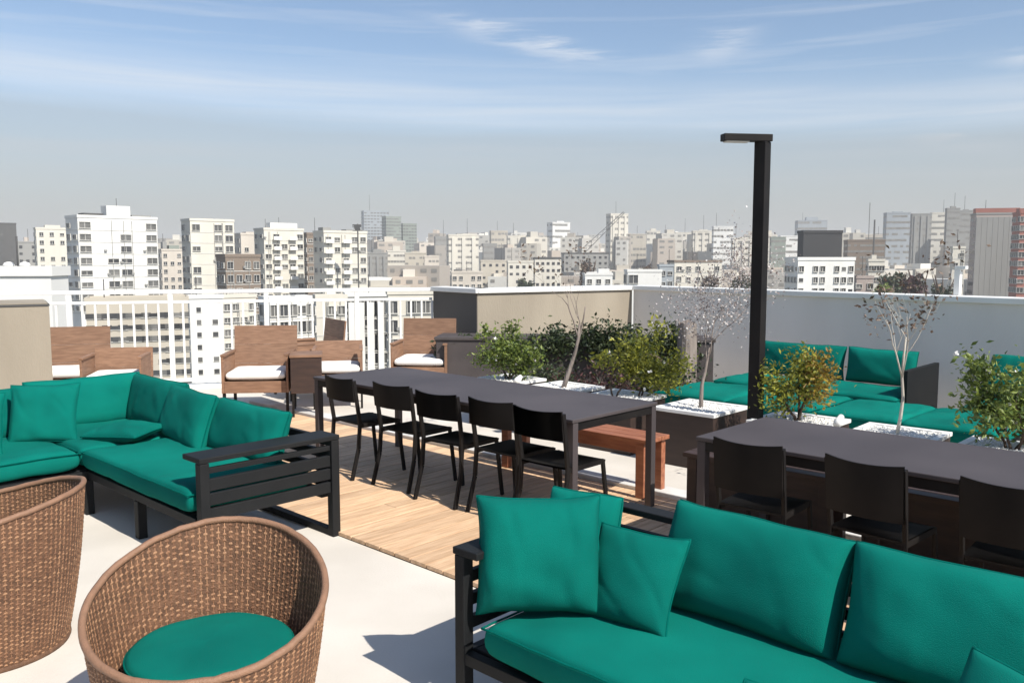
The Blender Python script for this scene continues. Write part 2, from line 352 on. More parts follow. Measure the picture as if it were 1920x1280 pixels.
# ------------------------------------------------------------ sofas
def slats(parent, name, a, b_, zs, th=0.03, h=0.05):
    for z in zs:
        m = MB(); m.beam((a[0], a[1], z), (b_[0], b_[1], z), th, h); m.build(name, 'charcoal_metal', parent, 0.003)
def leg(parent, x, y, z1, w=0.055):
    m = MB(); m.box(x - w / 2, x + w / 2, y - w / 2, y + w / 2, 0, z1); m.build('leg', 'charcoal_metal', parent, 0.004)

# left corner sofa. local origin = outer back corner side front: U=-7.05 , V=0.5
cs = empty('corner_sofa', W(-7.05, 2.1), RZ, 'green L-shaped corner sofa on a charcoal slatted frame beside the railing', 'sofa')
LX = 2.72                                     # local x extent of the long run, D = 0.87
D_ = 0.87
for x, y in ((0.03, D_ - 0.03), (1.12, D_ - 0.03), (1.9, 0.03), (1.15, 0.0), (0.03, -1.55), (1.12, -1.55)):
    leg(cs, x, y, 0.235)
m = MB()
for a, c in (((0, D_ - 0.03), (LX - 0.05, D_ - 0.03)), ((1.12, 0.03), (LX - 0.05, 0.03)), ((0.03, D_ - 0.03), (0.03, -1.58)), ((1.12, 0.03), (1.12, -1.58)), ((0, -1.55), (1.15, -1.55))):
    m.beam((a[0], a[1], 0.262), (c[0], c[1], 0.262), 0.05, 0.05)
m.box(0.05, LX - 0.06, 0.05, D_ - 0.06, 0.268, 0.292); m.box(0.05, 1.1, -1.53, 0.049, 0.268, 0.292)
m.build('seat_frame', 'charcoal_metal', cs, 0.003)
# arm at the near end: loop leg, slats, wide top board
leg(cs, LX, 0.03, 0.60); leg(cs, LX, D_ - 0.0, 0.60)
m = MB(); m.beam((LX - 0.93, D_, 0.022), (LX + 0.0, D_, 0.022), 0.05, 0.04); m.build('floor_bar', 'charcoal_metal', cs, 0.003)
m = MB(); m.box(LX - 0.17, LX + 0.03, 0.0, D_ + 0.03, 0.602, 0.632); m.build('armrest', 'charcoal_metal', cs, 0.005)
slats(cs, 'arm_slat', (LX, 0.06), (LX, D_ - 0.03), (0.555,), 0.03, 0.03)
slats(cs, 'arm_slat', (LX, 0.06), (LX, D_ - 0.03), (0.475, 0.395, 0.312), 0.03, 0.066)
slats(cs, 'back_slat', (0.0, D_ - 0.0), (LX - 0.03, D_ - 0.0), (0.585, 0.50, 0.41, 0.32), 0.03, 0.05)
slats(cs, 'back_slat', (0.0, D_ - 0.03), (0.0, -1.55), (0.585, 0.50, 0.41, 0.32), 0.03, 0.05)
leg(cs, 0.0, D_ + 0.0, 0.62, 0.05); leg(cs, 1.0, D_ + 0.0, 0.62, 0.04)
# seat cushions
def seat_c(p, x0, x1, y0, y1, seed, z=0.30, t=0.15):
    return cushion('seat_cushion', x1 - x0, y1 - y0, t, p, ((x0 + x1) / 2, (y0 + y1) / 2, z + t / 2), (0, 0, 0), m=12, edge=0.62, seed=seed, wr=0.006)
seat_c(cs, 1.13, LX - 0.06, -0.03, D_ - 0.12, 1)
seat_c(cs, 0.12, 1.12, -0.03, D_ - 0.12, 2)
seat_c(cs, 0.12, 1.16, -1.55, -0.04, 3)
# back cushions
def back_c(p, xc, yc, w, h, rz, lean, seed, t=0.17, z=0.44, **k):
    kk = dict(m=3.6, edge=0.26, pinch=0.025, wr=0.007); kk.update(k)
    return cushion('back_cushion', w, h, t, p, (xc, yc, z + h / 2 * math.cos(lean)), (math.pi / 2 - lean, 0, rz), seed=seed, **kk)
back_c(cs, 0.66, D_ - 0.17, 0.86, 0.38, 0, R(12), 4, z=0.42)
back_c(cs, 1.33, D_ - 0.25, 0.74, 0.38, R(-5), R(19), 5, z=0.42, t=0.18)
back_c(cs, 2.03, D_ - 0.18, 0.84, 0.35, 0, R(18), 6, t=0.2, z=0.42)
back_c(cs, 0.20, 0.36, 0.86, 0.38, R(90), R(12), 7, z=0.42)
back_c(cs, 0.30, -0.52, 0.84, 0.36, R(92), R(14), 8, z=0.42)
def pillow(loc, rot, w, h, t, label, seed, parent=None, group=None, **k):
    kk = dict(m=2.4, edge=0.1, pinch=0.07, wr=0.011, n=24); kk.update(k)
    o = cushion('throw_pillow', w, h, t, None, loc, rot, seed=seed, **kk)
    return tag(o, label, 'pillow', group)
def eul(lean, rz): return (math.pi / 2 - lean, 0, rz)
PG = 'teal throw pillows on the sofas'
p = W(-6.05, 2.42, 0.49); pillow(p, (R(3), R(-3), RZ + R(25)), 0.46, 0.34, 0.13, 'flat green pillow lying on the seat in the corner of the L-shaped sofa', 12, group=PG)
p = W(-6.42, 2.02, 0.625); pillow(p, eul(R(22), RZ + R(58)), 0.44, 0.42, 0.15, 'green pillow standing upright on the seat of the corner sofa beside the flat one', 13, group=PG)
p = W(-6.30, 1.50, 0.62); pillow(p, eul(R(20), RZ + R(62)), 0.46, 0.42, 0.15, 'green pillow on the short wing of the corner sofa, cut off by the edge', 14, group=PG)

# sofa in front
fs_ = empty('sofa', W(-2.26, 2.12), RZ, 'long green sofa with charcoal slatted arm close to the camera', 'sofa')
LF = 3.3
leg(fs_, 0.0, 0.0, 0.605, 0.05); leg(fs_, 0.0, D_, 0.605, 0.05); leg(fs_, LF, 0, 0.605, 0.05); leg(fs_, LF, D_, 0.605, 0.05); leg(fs_, 1.65, 0.03, 0.186, 0.05); leg(fs_, 1.65, D_, 0.60, 0.04)
m = MB()
m.beam((0, 0, 0.21), (LF, 0, 0.21), 0.04, 0.045); m.beam((0, D_, 0.21), (LF, D_, 0.21), 0.04, 0.045); m.beam((0, 0.02, 0.21), (0, D_ - 0.02, 0.21), 0.04, 0.045)
m.box(0.03, LF - 0.03, 0.03, D_ - 0.04, 0.214, 0.238); m.build('seat_frame', 'charcoal_metal', fs_, 0.003)
m = MB(); m.box(-0.03, 0.10, -0.03, D_ + 0.03, 0.607, 0.635); m.build('armrest', 'charcoal_metal', fs_, 0.004)
m = MB(); m.box(0.103, LF, D_ - 0.045, D_ + 0.04, 0.607, 0.635); m.build('back_rail', 'charcoal_metal', fs_, 0.004)
slats(fs_, 'arm_slat', (0, 0.03), (0, D_ - 0.03), (0.515, 0.425, 0.335), 0.028, 0.045)
slats(fs_, 'back_slat', (0.03, D_), (LF - 0.03, D_), (0.515, 0.425, 0.335), 0.028, 0.04)
seat_c(fs_, 0.12, 1.62, -0.03, D_ - 0.08, 21, z=0.243); seat_c(fs_, 1.63, 3.2, -0.03, D_ - 0.08, 22, z=0.243)
back_c(fs_, 0.82, 0.66, 0.72, 0.40, R(-2), R(22), 23, t=0.26, z=0.375)
back_c(fs_, 1.54, 0.66, 0.72, 0.40, R(2), R(22), 24, t=0.26, z=0.375)
back_c(fs_, 2.28, 0.66, 0.74, 0.40, 0, R(22), 25, t=0.26, z=0.375)
back_c(fs_, 0.0, 0.70, 0.34, 0.325, R(10), R(16), 28, t=0.16, z=0.375)
p = W(-2.06, 2.32, 0.60); pillow(p, eul(R(15), RZ + R(42)), 0.47, 0.43, 0.25, 'plump green pillow against the slatted arm of the front sofa', 26, group=PG, m=3.2, edge=0.16)
p = W(-1.76, 2.50, 0.54); pillow(p, eul(R(26), RZ + R(6)), 0.36, 0.35, 0.14, 'smaller green pillow with pointed corners second from the slatted arm', 27, group=PG)
p = W(-0.46, 2.22, 0.55); pillow(p, eul(R(30), RZ - R(20)), 0.36, 0.34, 0.14, 'dark green pillow at the cut-off end of the front sofa', 29, group=PG)
p = W(-0.90, 2.14, 0.43); pillow(p, (R(4), 0, RZ + R(12)), 0.5, 0.36, 0.11, 'flat green pillow lying near the front edge of the front sofa seat', 30, group=PG)

# ------------------------------------------------------------ wicker tub chairs
def tub_chair(loc, rz, label, hi=0.74, lo=0.50, seed=3, br=0.245):
    """local +y is the high back; shell leans outwards"""
    rng = random.Random(seed)
    o = empty('wicker_armchair', loc, rz, label, 'armchair', 'wicker tub chairs')
    def rim_h(t): c = math.cos(t); return lo + (hi - lo) * (0.5 + 0.5 * c) ** 1.1 if True else 0
    def P(t, s, off=0.0):                      # t angle (0 = back), s 0..1 up
        z = rim_h(t) * s
        rad = br + (0.37 - br) * (s ** 0.85) + 0.012 * math.sin(3.1 * s)
        fl_ = 1.0 + 0.10 * s * max(0, math.cos(t))
        r = rad + off
        return Vector((math.sin(t) * r * 1.0, math.cos(t) * r * fl_, z))
    NT = 96; NS = 14
    b = MB(); vs = []; fs = []
    for off in (0.004, -0.004):
        for j in range(NS + 1):
            for i in range(NT): vs.append(P(2 * math.pi * i / NT, 0.02 + 0.975 * j / NS, off))
    K = NT * (NS + 1)
    for j in range(NS):
        for i in range(NT):
            a = j * NT + i; c = j * NT + (i + 1) % NT; q = (a, c, c + NT, a + NT)
            fs.append(q[::-1]); fs.append(tuple(x + K for x in q))
    b.add(vs, fs, 0, True); b.build('shell', 'wicker_core', o)
    # horizontal weavers in and out of the stakes
    ST = 104; rows = 62; b = MB(); seg = ST * 2
    for r_ in range(rows):
        s = 0.03 + 0.95 * (r_ + 0.5) / rows; hh = 0.47 * rim_h(0) / rows; ph = r_ % 2
        vs = []; fs = []
        wob = rng.uniform(-1, 1)
        for i in range(seg):
            t = 2 * math.pi * (i / seg) ; amp = 0.0042
            off = amp * math.cos(math.pi * (i / 2.0 + ph)) if i % 2 == 0 else 0.0
            ss = s + 0.004 * math.sin(7 * t + wob * 3) + 0.0022 * rng.uniform(-1, 1)
            c = P(t, ss, off); nrm = Vector((math.sin(t), math.cos(t), 0)); hloc = hh * rim_h(t) / rim_h(0)
            for dz, dn in ((-hloc, -0.0012), (-hloc, 0.0012), (0, 0.0030), (hloc, 0.0012), (hloc, -0.0012), (0, -0.0030)): vs.append(c + nrm * dn + Vector((0, 0, dz)))
        for i in range(seg):
            a = i * 6; c = ((i + 1) % seg) * 6
            for k in range(6): fs.append((a + k, a + (k + 1) % 6, c + (k + 1) % 6, c + k))
        b.add(vs, fs, 0, True)
    w_ = b.build('weave', 'wicker', o); w_['kind'] = 'stuff'
    b = MB()
    for k in range(ST):
        t = 2 * math.pi * k / ST
        for sd_ in (1, -1):
            ph = 0.0
            b.tube([P(t, s / 10.0, 0.0034 * sd_) for s in range(0, 11)], 0.0026, 4)
    s_ = b.build('stakes', 'wicker', o); s_['kind'] = 'stuff'
    b = MB(); b.tube([P(2 * math.pi * i / 80, 1.0) + Vector((0, 0, 0.002 * rng.uniform(-1, 1))) for i in range(80)], 0.0125, 8, closed=True)
    b.build('rim', 'wicker_rim', o)
    b = MB(); b.tube([P(2 * math.pi * i / 60, 0.015) for i in range(60)], 0.014, 8, closed=True); b.build('base_ring', 'wicker_core', o)
    b = MB(); ring = [P(2 * math.pi * i / 48, 0.55, -0.02) for i in range(48)]; vs = [(p.x, p.y, 0.325) for p in ring] + [(p.x, p.y, 0.30) for p in ring]
    b.add(vs, [tuple(range(47, -1, -1)), tuple(range(48, 96))]); b.build('seat_deck', 'wicker_core', o)
    # round cushion
    vs = []; fs = []; NR = 14; NA = 56; R0 = 0.262
    prof = [(R0 * math.sin(a), 0.055 * math.copysign(abs(math.cos(a)) ** 0.55, math.cos(a))) for a in [math.pi * i / 18 for i in range(19)]]
    prof = []
    for i in range(8): prof.append((R0 * 0.93 * i / 7, 0.062 + 0.016 * (1 - (i / 7) ** 2)))
    prof += [(R0 * 0.985, 0.054), (R0, 0.036), (R0 * 1.002, 0.0), (R0, -0.036), (R0 * 0.97, -0.056), (0.0, -0.06)]
    for (r, z) in prof:
        for k in range(NA):
            t = 2 * math.pi * k / NA; x = r * math.sin(t); y = r * math.cos(t)
            vs.append((x, y, z + 0.006 * noise.noise(Vector((x * 6, y * 6, seed))) + 0.002 * noise.noise(Vector((x * 20, y * 20, seed)))))
    for j in range(len(prof) - 1):
        for k in range(NA): a = j * NA + k; c = j * NA + (k + 1) % NA; fs.append((a, a + NA, c + NA, c))
    b = MB(); b.add(vs, fs, 0, True); cu = b.build('seat_cushion', 'teal_fabric', o, 0, (0, 0.01, 0.385))
    b = MB(); b.tube([(R0 * math.sin(2 * math.pi * k / 56), R0 * math.cos(2 * math.pi * k / 56), 0.044) for k in range(56)], 0.004, 5, closed=True); b.build('piping', 'teal_piping', cu)
    return o
tub_chair((-0.985, 2.68, 0), R(8), 'brown wicker tub chair with round green seat cushion facing the camera', 0.74, 0.50, 3)
tub_chair((-2.31, 3.62, 0), R(-75), 'brown wicker tub chair turned away, cut off beside the corner sofa', 0.70, 0.52, 5, 0.31)

# ------------------------------------------------------------ dining tables, chairs, benches
def dining_table(u0, u1, v0, v1, label, h=0.74):
    o = empty('dining_table', W(u0, v0), RZ, label, 'table', 'long dark dining tables')
    L_ = u1 - u0; D = v1 - v0
    m = MB(); m.box(0, L_, 0, D, h - 0.022, h); m.build('table_top', 'table_top', o, 0.004)
    m = MB(); m.box(0.03, L_ - 0.03, 0.012, 0.03, h - 0.075, h - 0.024); m.box(0.03, L_ - 0.03, D - 0.03, D - 0.012, h - 0.075, h - 0.024)
    m.box(0.012, 0.029, 0.012, D - 0.012, h - 0.075, h - 0.024); m.box(L_ - 0.029, L_ - 0.012, 0.012, D - 0.012, h - 0.075, h - 0.024)
    m.build('apron', 'black_metal', o, 0.002)
    for x in (0.03, L_ - 0.03):
        for y in (0.035, D - 0.035):
            m = MB(); m.box(x - 0.025, x + 0.025, y - 0.025, y + 0.025, 0.026, h - 0.0245); m.build('leg', 'table_top', o, 0.003)
    return o
dining_table(-5.95, -3.2, 3.9, 4.8, 'long dark grey dining table with five black chairs, nearer the railing')
dining_table(-2.42, 0.35, 4.0, 4.8, 'long dark grey dining table behind the front sofa, beyond the lamp post')

CG = 'black dining chairs along the tables'
def dining_chair(label, wood=False, bh=0.17, mt='black_metal'):
    o = empty('dining_chair', (0, 0, 0), RZ, label, 'chair', CG)
    # local: backrest towards -y
    m = MB(); vs = []; fs = []; n = 8
    for j in range(n + 1):
        y = -0.20 + 0.41 * j / n
        for i in range(n + 1):
            x = -0.205 + 0.41 * i / n
            dz = -0.014 * (1 - (x / 0.205) ** 2) * (1 - ((y - 0.0) / 0.22) ** 2)
            if j == n: dz -= 0.012
            vs.append((x, y, 0.452 + dz))
    nn = len(vs)
    vs += [(v[0], v[1], v[2] - 0.012) for v in vs]
    for j in range(n):
        for i in range(n):
            a = j * (n + 1) + i; q = (a, a + 1, a + n + 2, a + n + 1); fs.append(q); fs.append(tuple(x + nn for x in q[::-1]))
    rim = [i for i in range(n + 1)] + [k * (n + 1) + n for k in range(1, n + 1)] + [n * (n + 1) + i for i in range(n - 1, -1, -1)] + [k * (n + 1) for k in range(n - 1, 0, -1)]
    m.add(vs, fs, 0, True)
    for k in range(len(rim)):
        a = rim[k]; c = rim[(k + 1) % len(rim)]; m.add([vs[a], vs[a + nn], vs[c + nn], vs[c]], [(0, 1, 2, 3)]); m.build('seat', mt, o)
    # curved backrest panel
    m = MB(); vs = []; fs = []; n = 10; top = 0.79; hb = bh
    for k, off in enumerate((0.0, 0.012)):
        for j, z in enumerate((top - hb, top - hb * 0.5, top)):
            for i in range(n + 1):
                s = -1 + 2 * i / n; y = -0.245 - 0.035 * (1 - s * s) - 0.11 * (z - 0.62) + off
                vs.append((0.215 * s, y, z + (0.012 * s * s if z == top else 0)))
    K = 3 * (n + 1)
    for j in range(2):
        for i in range(n):
            a = j * (n + 1) + i; q = (a, a + 1, a + n + 2, a + n + 1); fs.append(q); fs.append(tuple(x + K for x in q[::-1]))
    rim = [i for i in range(n + 1)] + [(n + 1) + n, 2 * (n + 1) + n] + [2 * (n + 1) + i for i in range(n - 1, -1, -1)] + [(n + 1)]
    m.add(vs, fs, 0, True)
    for k in range(len(rim)):
        a = rim[k]; c = rim[(k + 1) % len(rim)]; m.add([vs[a], vs[a + K], vs[c + K], vs[c]], [(0, 1, 2, 3)]); m.build('backrest', mt, o)
    for s in (-1, 1):
        m = MB()
        pts = [(0.215 * s, -0.275, 0.026), (0.208 * s, -0.205, 0.26), (0.207 * s, -0.188, 0.45), (0.21 * s, -0.215, 0.62), (0.213 * s, -0.243, 0.785)]
        for a, c in zip(pts, pts[1:]): m.beam(a, c, 0.020, 0.030, up=(0, 1, 0))
        m.build('rear_leg', mt, o, 0.002)
        m = MB(); m.beam((0.215 * s, 0.235, 0.026), (0.20 * s, 0.185, 0.438), 0.02, 0.028, up=(0, 1, 0)); m.build('front_leg', mt, o, 0.002)
        m = MB(); m.beam((0.20 * s, -0.19, 0.432), (0.20 * s, 0.19, 0.432), 0.016, 0.03); m.build('seat_rail', mt, o)
    return o
base_chair = dining_chair('black chair farthest along the table beside the railing, its legs clear of the others')
lab1 = ['black chair at the far end of the row, beside the table leg nearest the railing', 'second black chair of the row counting from the railing end',
        'middle black chair of the five at the table nearer the railing', 'black chair just before the last one at the table nearer the railing',
        'black chair tucked by the table leg nearest the red-brown bench']
us = [-5.42, -4.86, -4.33, -3.84, -3.40]
for i, u in enumerate(us):
    o = base_chair if i == 0 else copy_tree(base_chair)
    o['label'] = lab1[i]; o.scale = (0.9, 0.95, 1.0)
    o.location = W(u, 4.06 + random.uniform(-0.03, 0.02), 0.0); o.rotation_euler.z = RZ + R(random.uniform(-5, 5))
big = dining_chair('x', bh=0.25, mt='black_metal')
lab2 = ['broad-backed black chair in front of the table end beside the lamp post', 'broad-backed black chair in the middle of the table behind the front sofa',
        'broad-backed black chair cut off at the picture edge behind the front sofa']
for i, u in enumerate((-2.06, -1.46, -0.90)):
    o = big if i == 0 else copy_tree(big)
    o['label'] = lab2[i]; o.scale = (0.84, 0.9, 1.0); o.location = W(u + 0.03, 4.05, 0.0); o.rotation_euler.z = RZ + R((3, -4, 2)[i])

def bench(u0, u1, v0, v1, label, mt='bench_wood', panel=False):
    o = empty('bench', W(u0, v0), RZ, label, 'bench', 'wooden benches behind the dining tables'); L_ = u1 - u0; D = v1 - v0; h = 0.45
    nb = 3
    for k in range(nb):
        m = MB(); m.box(0, L_, k * D / nb + 0.003, (k + 1) * D / nb - 0.003, h - 0.03, h); m.build('plank', mt, o, 0.003)
    m = MB(); m.box(0.04, L_ - 0.04, 0.03, 0.05, h - 0.11, h - 0.032); m.box(0.04, L_ - 0.04, D - 0.05, D - 0.03, h - 0.11, h - 0.032); m.build('apron', mt, o, 0.002)
    for x in (0.06, L_ - 0.06):
        for y in (0.04, D - 0.04):
            m = MB(); m.box(x - 0.035, x + 0.035, y - 0.025, y + 0.025, 0.03, h - 0.033); m.build('leg', mt, o, 0.003)
    if panel: m = MB(); m.box(0.1, L_ - 0.1, 0.052, 0.068, 0.10, h - 0.05); m.build('front_panel', mt, o)
    return o
bench(-4.75, -3.32, 4.84, 5.14, 'red-brown wooden bench glimpsed under the end of the table nearer the railing')
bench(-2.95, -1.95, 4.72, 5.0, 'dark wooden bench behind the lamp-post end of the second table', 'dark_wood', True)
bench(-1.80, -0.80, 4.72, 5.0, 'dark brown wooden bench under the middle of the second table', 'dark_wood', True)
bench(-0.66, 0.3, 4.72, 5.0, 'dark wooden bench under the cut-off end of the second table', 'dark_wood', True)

# ------------------------------------------------------------ lamp post
lp = empty('lamp_post', W(-3.14, 6.06), RZ, 'tall black square lamp post with a short cranked arm', 'lamp post')
m = MB(); m.box(-0.10, 0.10, -0.10, 0.10, 0.002, 0.012); m.build('base_plate', 'black_metal', lp, 0.002)
ang = -RZ
m = MB(); m.box(-0.046, 0.046, -0.046, 0.046, 0.013, 2.575); m.build('post', 'black_metal', lp, 0.004)
m = MB(); M = Matrix.Rotation(-RZ + R(8), 4, 'Z')
m.box(-0.32, 0.06, -0.045, 0.045, 2.577, 2.63, 0, M); m.build('arm', 'black_metal', lp, 0.004)
m = MB(); m.box(-0.30, -0.12, -0.035, 0.035, 2.569, 2.5765, 0, M); m.build('light_panel', 'frame_pale', lp)

# ------------------------------------------------------------ planters
def planter(u, v, label, s=0.58, h=0.47):
    o = empty('planter_box', W(u, v), RZ + R(random.uniform(-2, 2)), label, 'planter', 'square planters in a row behind the tables')
    m = MB(); m.box(-s / 2 + 0.01, s / 2 - 0.01, -s / 2 + 0.01, s / 2 - 0.01, 0.003, h - 0.03); m.build('box', 'planter_dark', o, 0.004)
    m = MB()
    m.box(-s / 2, s / 2, -s / 2, -s / 2 + 0.05, h - 0.028, h); m.box(-s / 2, s / 2, s / 2 - 0.05, s / 2, h - 0.028, h)
    m.box(-s / 2, -s / 2 + 0.05, -s / 2 + 0.051, s / 2 - 0.051, h - 0.028, h); m.box(s / 2 - 0.05, s / 2, -s / 2 + 0.051, s / 2 - 0.051, h - 0.028, h)
    m.build('rim', 'planter_rim', o, 0.003)
    m = MB(); m.box(-s / 2 + 0.05, s / 2 - 0.05, -s / 2 + 0.05, s / 2 - 0.05, h - 0.029, h - 0.012)
    rr = random.Random(int(u * 100))
    for k in range(420):
        x = rr.uniform(-s / 2 + 0.06, s / 2 - 0.06); y = rr.uniform(-s / 2 + 0.06, s / 2 - 0.06); r = rr.uniform(0.006, 0.014); z = h - 0.008
        q = [Vector((x, y, z)) + Vector((a * r * rr.uniform(.7, 1.2), b_ * r * rr.uniform(.7, 1.2), c * r * 0.7)) for a, b_, c in ((1, 0, 0), (-1, 0, 0), (0, 1, 0), (0, -1, 0), (0, 0, 1), (0, 0, -1))]
        m.add(q, [(0, 2, 4), (2, 1, 4), (1, 3, 4), (3, 0, 4), (2, 0, 5), (1, 2, 5), (3, 1, 5), (0, 3, 5)], 0, False)
    g = m.build('gravel', 'gravel_white', o); g['kind'] = 'stuff'
    return o
PL = [(-6.05, 6.30, 'planter under the green bush nearest the dark wall'), (-5.28, 6.28, 'planter holding the forked bare tree'),
      (-4.55, 6.25, 'planter under the lime green bush with two thin stems'), (-3.72, 6.22, 'planter of the pale blossoming tree beside the lamp post'),
      (-2.86, 6.22, 'planter of the green and amber bush, behind the second table'), (-2.13, 6.22, 'planter of the slender white-stemmed tree'),
      (-1.42, 6.22, 'planter under the dark green shrub at the picture edge')]
for u, v, l in PL: planter(u, v, 'dark square ' + l)
# long dark planter against the dark wall
o = empty('trough_planter', (-0.92, 10.28, 0), R(-6), 'long dark brown trough planter at the foot of the taupe wall', 'planter')
m = MB(); m.box(0, 3.3, 0, 0.55, 0.002, 0.72); m.build('trough', 'planter_grey', o, 0.006)
m = MB(); m.box(-0.02, 3.32, -0.02, 0.57, 0.722, 0.76); m.build('rim', 'planter_grey', o, 0.006)
m = MB(); m.box(0.05, 3.25, 0.05, 0.5, 0.725, 0.735); m.build('soil', 'dark_wood', o)

# ------------------------------------------------------------ plants
def leafpoly(m, c, L_, Wd, rng, nrm=None, mi=0):
    d = Vector((rng.gauss(0, 1), rng.gauss(0, 1), rng.gauss(0.2, 0.8))).normalized()
    s = d.cross(Vector((rng.gauss(0, 1), rng.gauss(0, 1), rng.gauss(0, 1)))).normalized(); up = d.cross(s)
    m.add([c, c + d * L_ * .45 + s * Wd / 2 + up * Wd * .12, c + d * L_, c + d * L_ * .45 - s * Wd / 2 + up * Wd * .12], [(0, 1, 2), (0, 2, 3)], mi)
def grow(rng, start, dirv, length, r0, depth, tips, m, spread=0.6, lift=0.15, kids=3, seg=5, wig=0.18, shrink=0.66):
    pts = [Vector(start)]; d = Vector(dirv).normalized(); rads = [r0]
    for i in range(seg):
        d = (d + Vector((rng.gauss(0, wig), rng.gauss(0, wig), rng.gauss(0, wig * .6) + lift * 0.2))).normalized()
        pts.append(pts[-1] + d * length / seg); rads.append(r0 * (1 - 0.55 * (i + 1) / seg))
    m.tube(pts, rads, 5 if r0 > 0.006 else 3)
    if depth == 0:
        tips += pts[1:]; return
    tips += pts[-2:] if depth <= 1 else []
    for k in range(kids):
        i = rng.randint(max(1, seg // 2), seg); ax = Vector((rng.gauss(0, 1), rng.gauss(0, 1), rng.gauss(0, 0.5))).normalized()
        nd = (d + ax * spread + Vector((0, 0, lift))).normalized()
        grow(rng, pts[i], nd, length * shrink * rng.uniform(0.75, 1.15), rads[i] * 0.65, depth - 1, tips, m, spread, lift, kids, seg, wig, shrink)
def plant(name, loc, label, cat, seed, trunks, matbark, leaf, nleaf, lsize, scatter, length, r0, depth, group=None, spread=0.6, lift=0.15, kids=3, wig=0.18, leaf2=None, lw=0.45, flowers=0, shrink=0.66):
    rng = random.Random(seed); o = empty(name, loc, 0, label, cat, group); m = MB(); tips = []
    for (dx, dy, dirx, diry, k) in trunks:
        grow(rng, (dx, dy, -0.02), (dirx, diry, 1), length * k, r0, depth, tips, m, spread, lift, kids, wig=wig, shrink=shrink)
    m.build('trunk', matbark, o)
    if nleaf:
        m = MB(); clumps = [rng.choice(tips) + Vector([rng.gauss(0, scatter) for _ in range(3)]) for _ in range(max(8, nleaf // 26))]
        for k in range(nleaf):
            c = rng.choice(clumps) if rng.random() < 0.72 else rng.choice(tips)
            c = c + Vector([rng.gauss(0, scatter * 0.75) for _ in range(3)])
            s = lsize * rng.uniform(0.6, 1.4)
            mi = 0
            if leaf2: mi = 1 if (c.x + rng.gauss(0, 0.05)) > leaf2[1] else 0
            leafpoly(m, c, s, s * lw, rng, mi=mi)
        m.build('crown', [leaf, leaf2[0]] if leaf2 else leaf, o)
    if flowers:
        m = MB()
        for k in range(flowers):
            c = rng.choice(tips) + Vector([rng.gauss(0, scatter) for _ in range(3)])
            for q in range(3): leafpoly(m, c, 0.03, 0.026, rng)
        m.build('blossom', 'white_cushion', o)
    return o
H0 = 0.46
def at(u, v, z=H0): return W(u, v, z)
plant('bush', at(-6.05, 6.30), 'bright green leafy bush in the planter nearest the dark wall', 'bush', 1, [(0, 0, 0.2, 0, 1), (0.03, 0, -0.5, 0, 1), (-0.02, 0.03, 0.1, 0.5, 1.1), (0, 0, .6, -.2, .9)], 'bark_dark', 'leaf_green', 3000, 0.045, 0.05, 0.27, 0.010, 2, spread=0.7, flowers=26)
plant('bare_tree', at(-5.28, 6.28), 'bare forked grey tree, taller than the dark hedge behind it', 'tree', 2, [(0, 0, 0.05, 0, 1.0)], 'bark_grey', 'leaf_brown', 110, 0.035, 0.05, 0.66, 0.026, 4, spread=0.55, lift=0.25, kids=2, wig=0.12, shrink=0.78)
plant('bush', at(-4.50, 6.25), 'lime green bush with a brown tuft on thin stems, middle planter', 'bush', 3, [(-0.12, 0, -0.3, 0.1, 1.1), (0.13, 0.02, 0.2, 0, 1.25), (0.1, 0, 0.45, 0.3, 1.1), (-.1, 0, .1, -.2, 1.1)], 'bark_dark', 'leaf_lime', 3000, 0.042, 0.055, 0.29, 0.010, 2, spread=0.75, flowers=10)
plant('blossom_tree', at(-3.72, 6.22), 'airy pale blossoming tree beside the lamp post, taller than the wall', 'tree', 4, [(0, 0, 0.03, 0.0, 1.0)], 'bark_grey', 'blossom', 3300, 0.019, 0.09, 0.54, 0.020, 4, spread=0.5, lift=0.3, kids=3, wig=0.12, lw=0.7, shrink=0.74)
plant('bush', at(-2.88, 6.22), 'bush half green and half amber in front of the green daybeds', 'bush', 5, [(0, 0, -0.15, 0, 1.0), (0.0, 0, 0.55, 0.1, 1.1), (0.02, 0, 0.1, 0.3, 1.1)], 'bark_dark', 'leaf_lime', 3000, 0.038, 0.055, 0.27, 0.013, 2, spread=0.75, leaf2=('leaf_amber', 0.08))
plant('slender_tree', at(-2.13, 6.22), 'slender white-stemmed sapling with sparse twigs against the pale wall', 'tree', 6, [(0, 0, 0.02, 0.0, 1.0)], 'bark_pale', 'leaf_brown', 340, 0.034, 0.06, 0.72, 0.014, 3, spread=0.62, lift=0.22, kids=3, wig=0.1, shrink=0.7)
plant('bush', at(-1.40, 6.22), 'dense dark green shrub at the picture edge behind the second table', 'bush', 7, [(0, 0, -0.3, 0, 1), (0.03, 0, 0.3, 0, 1.1), (-0.02, 0.03, 0.1, 0.4, 1.1), (0, 0, .6, -.1, 1)], 'bark_dark', 'leaf_green', 3400, 0.045, 0.055, 0.32, 0.011, 2, spread=0.7, flowers=16)
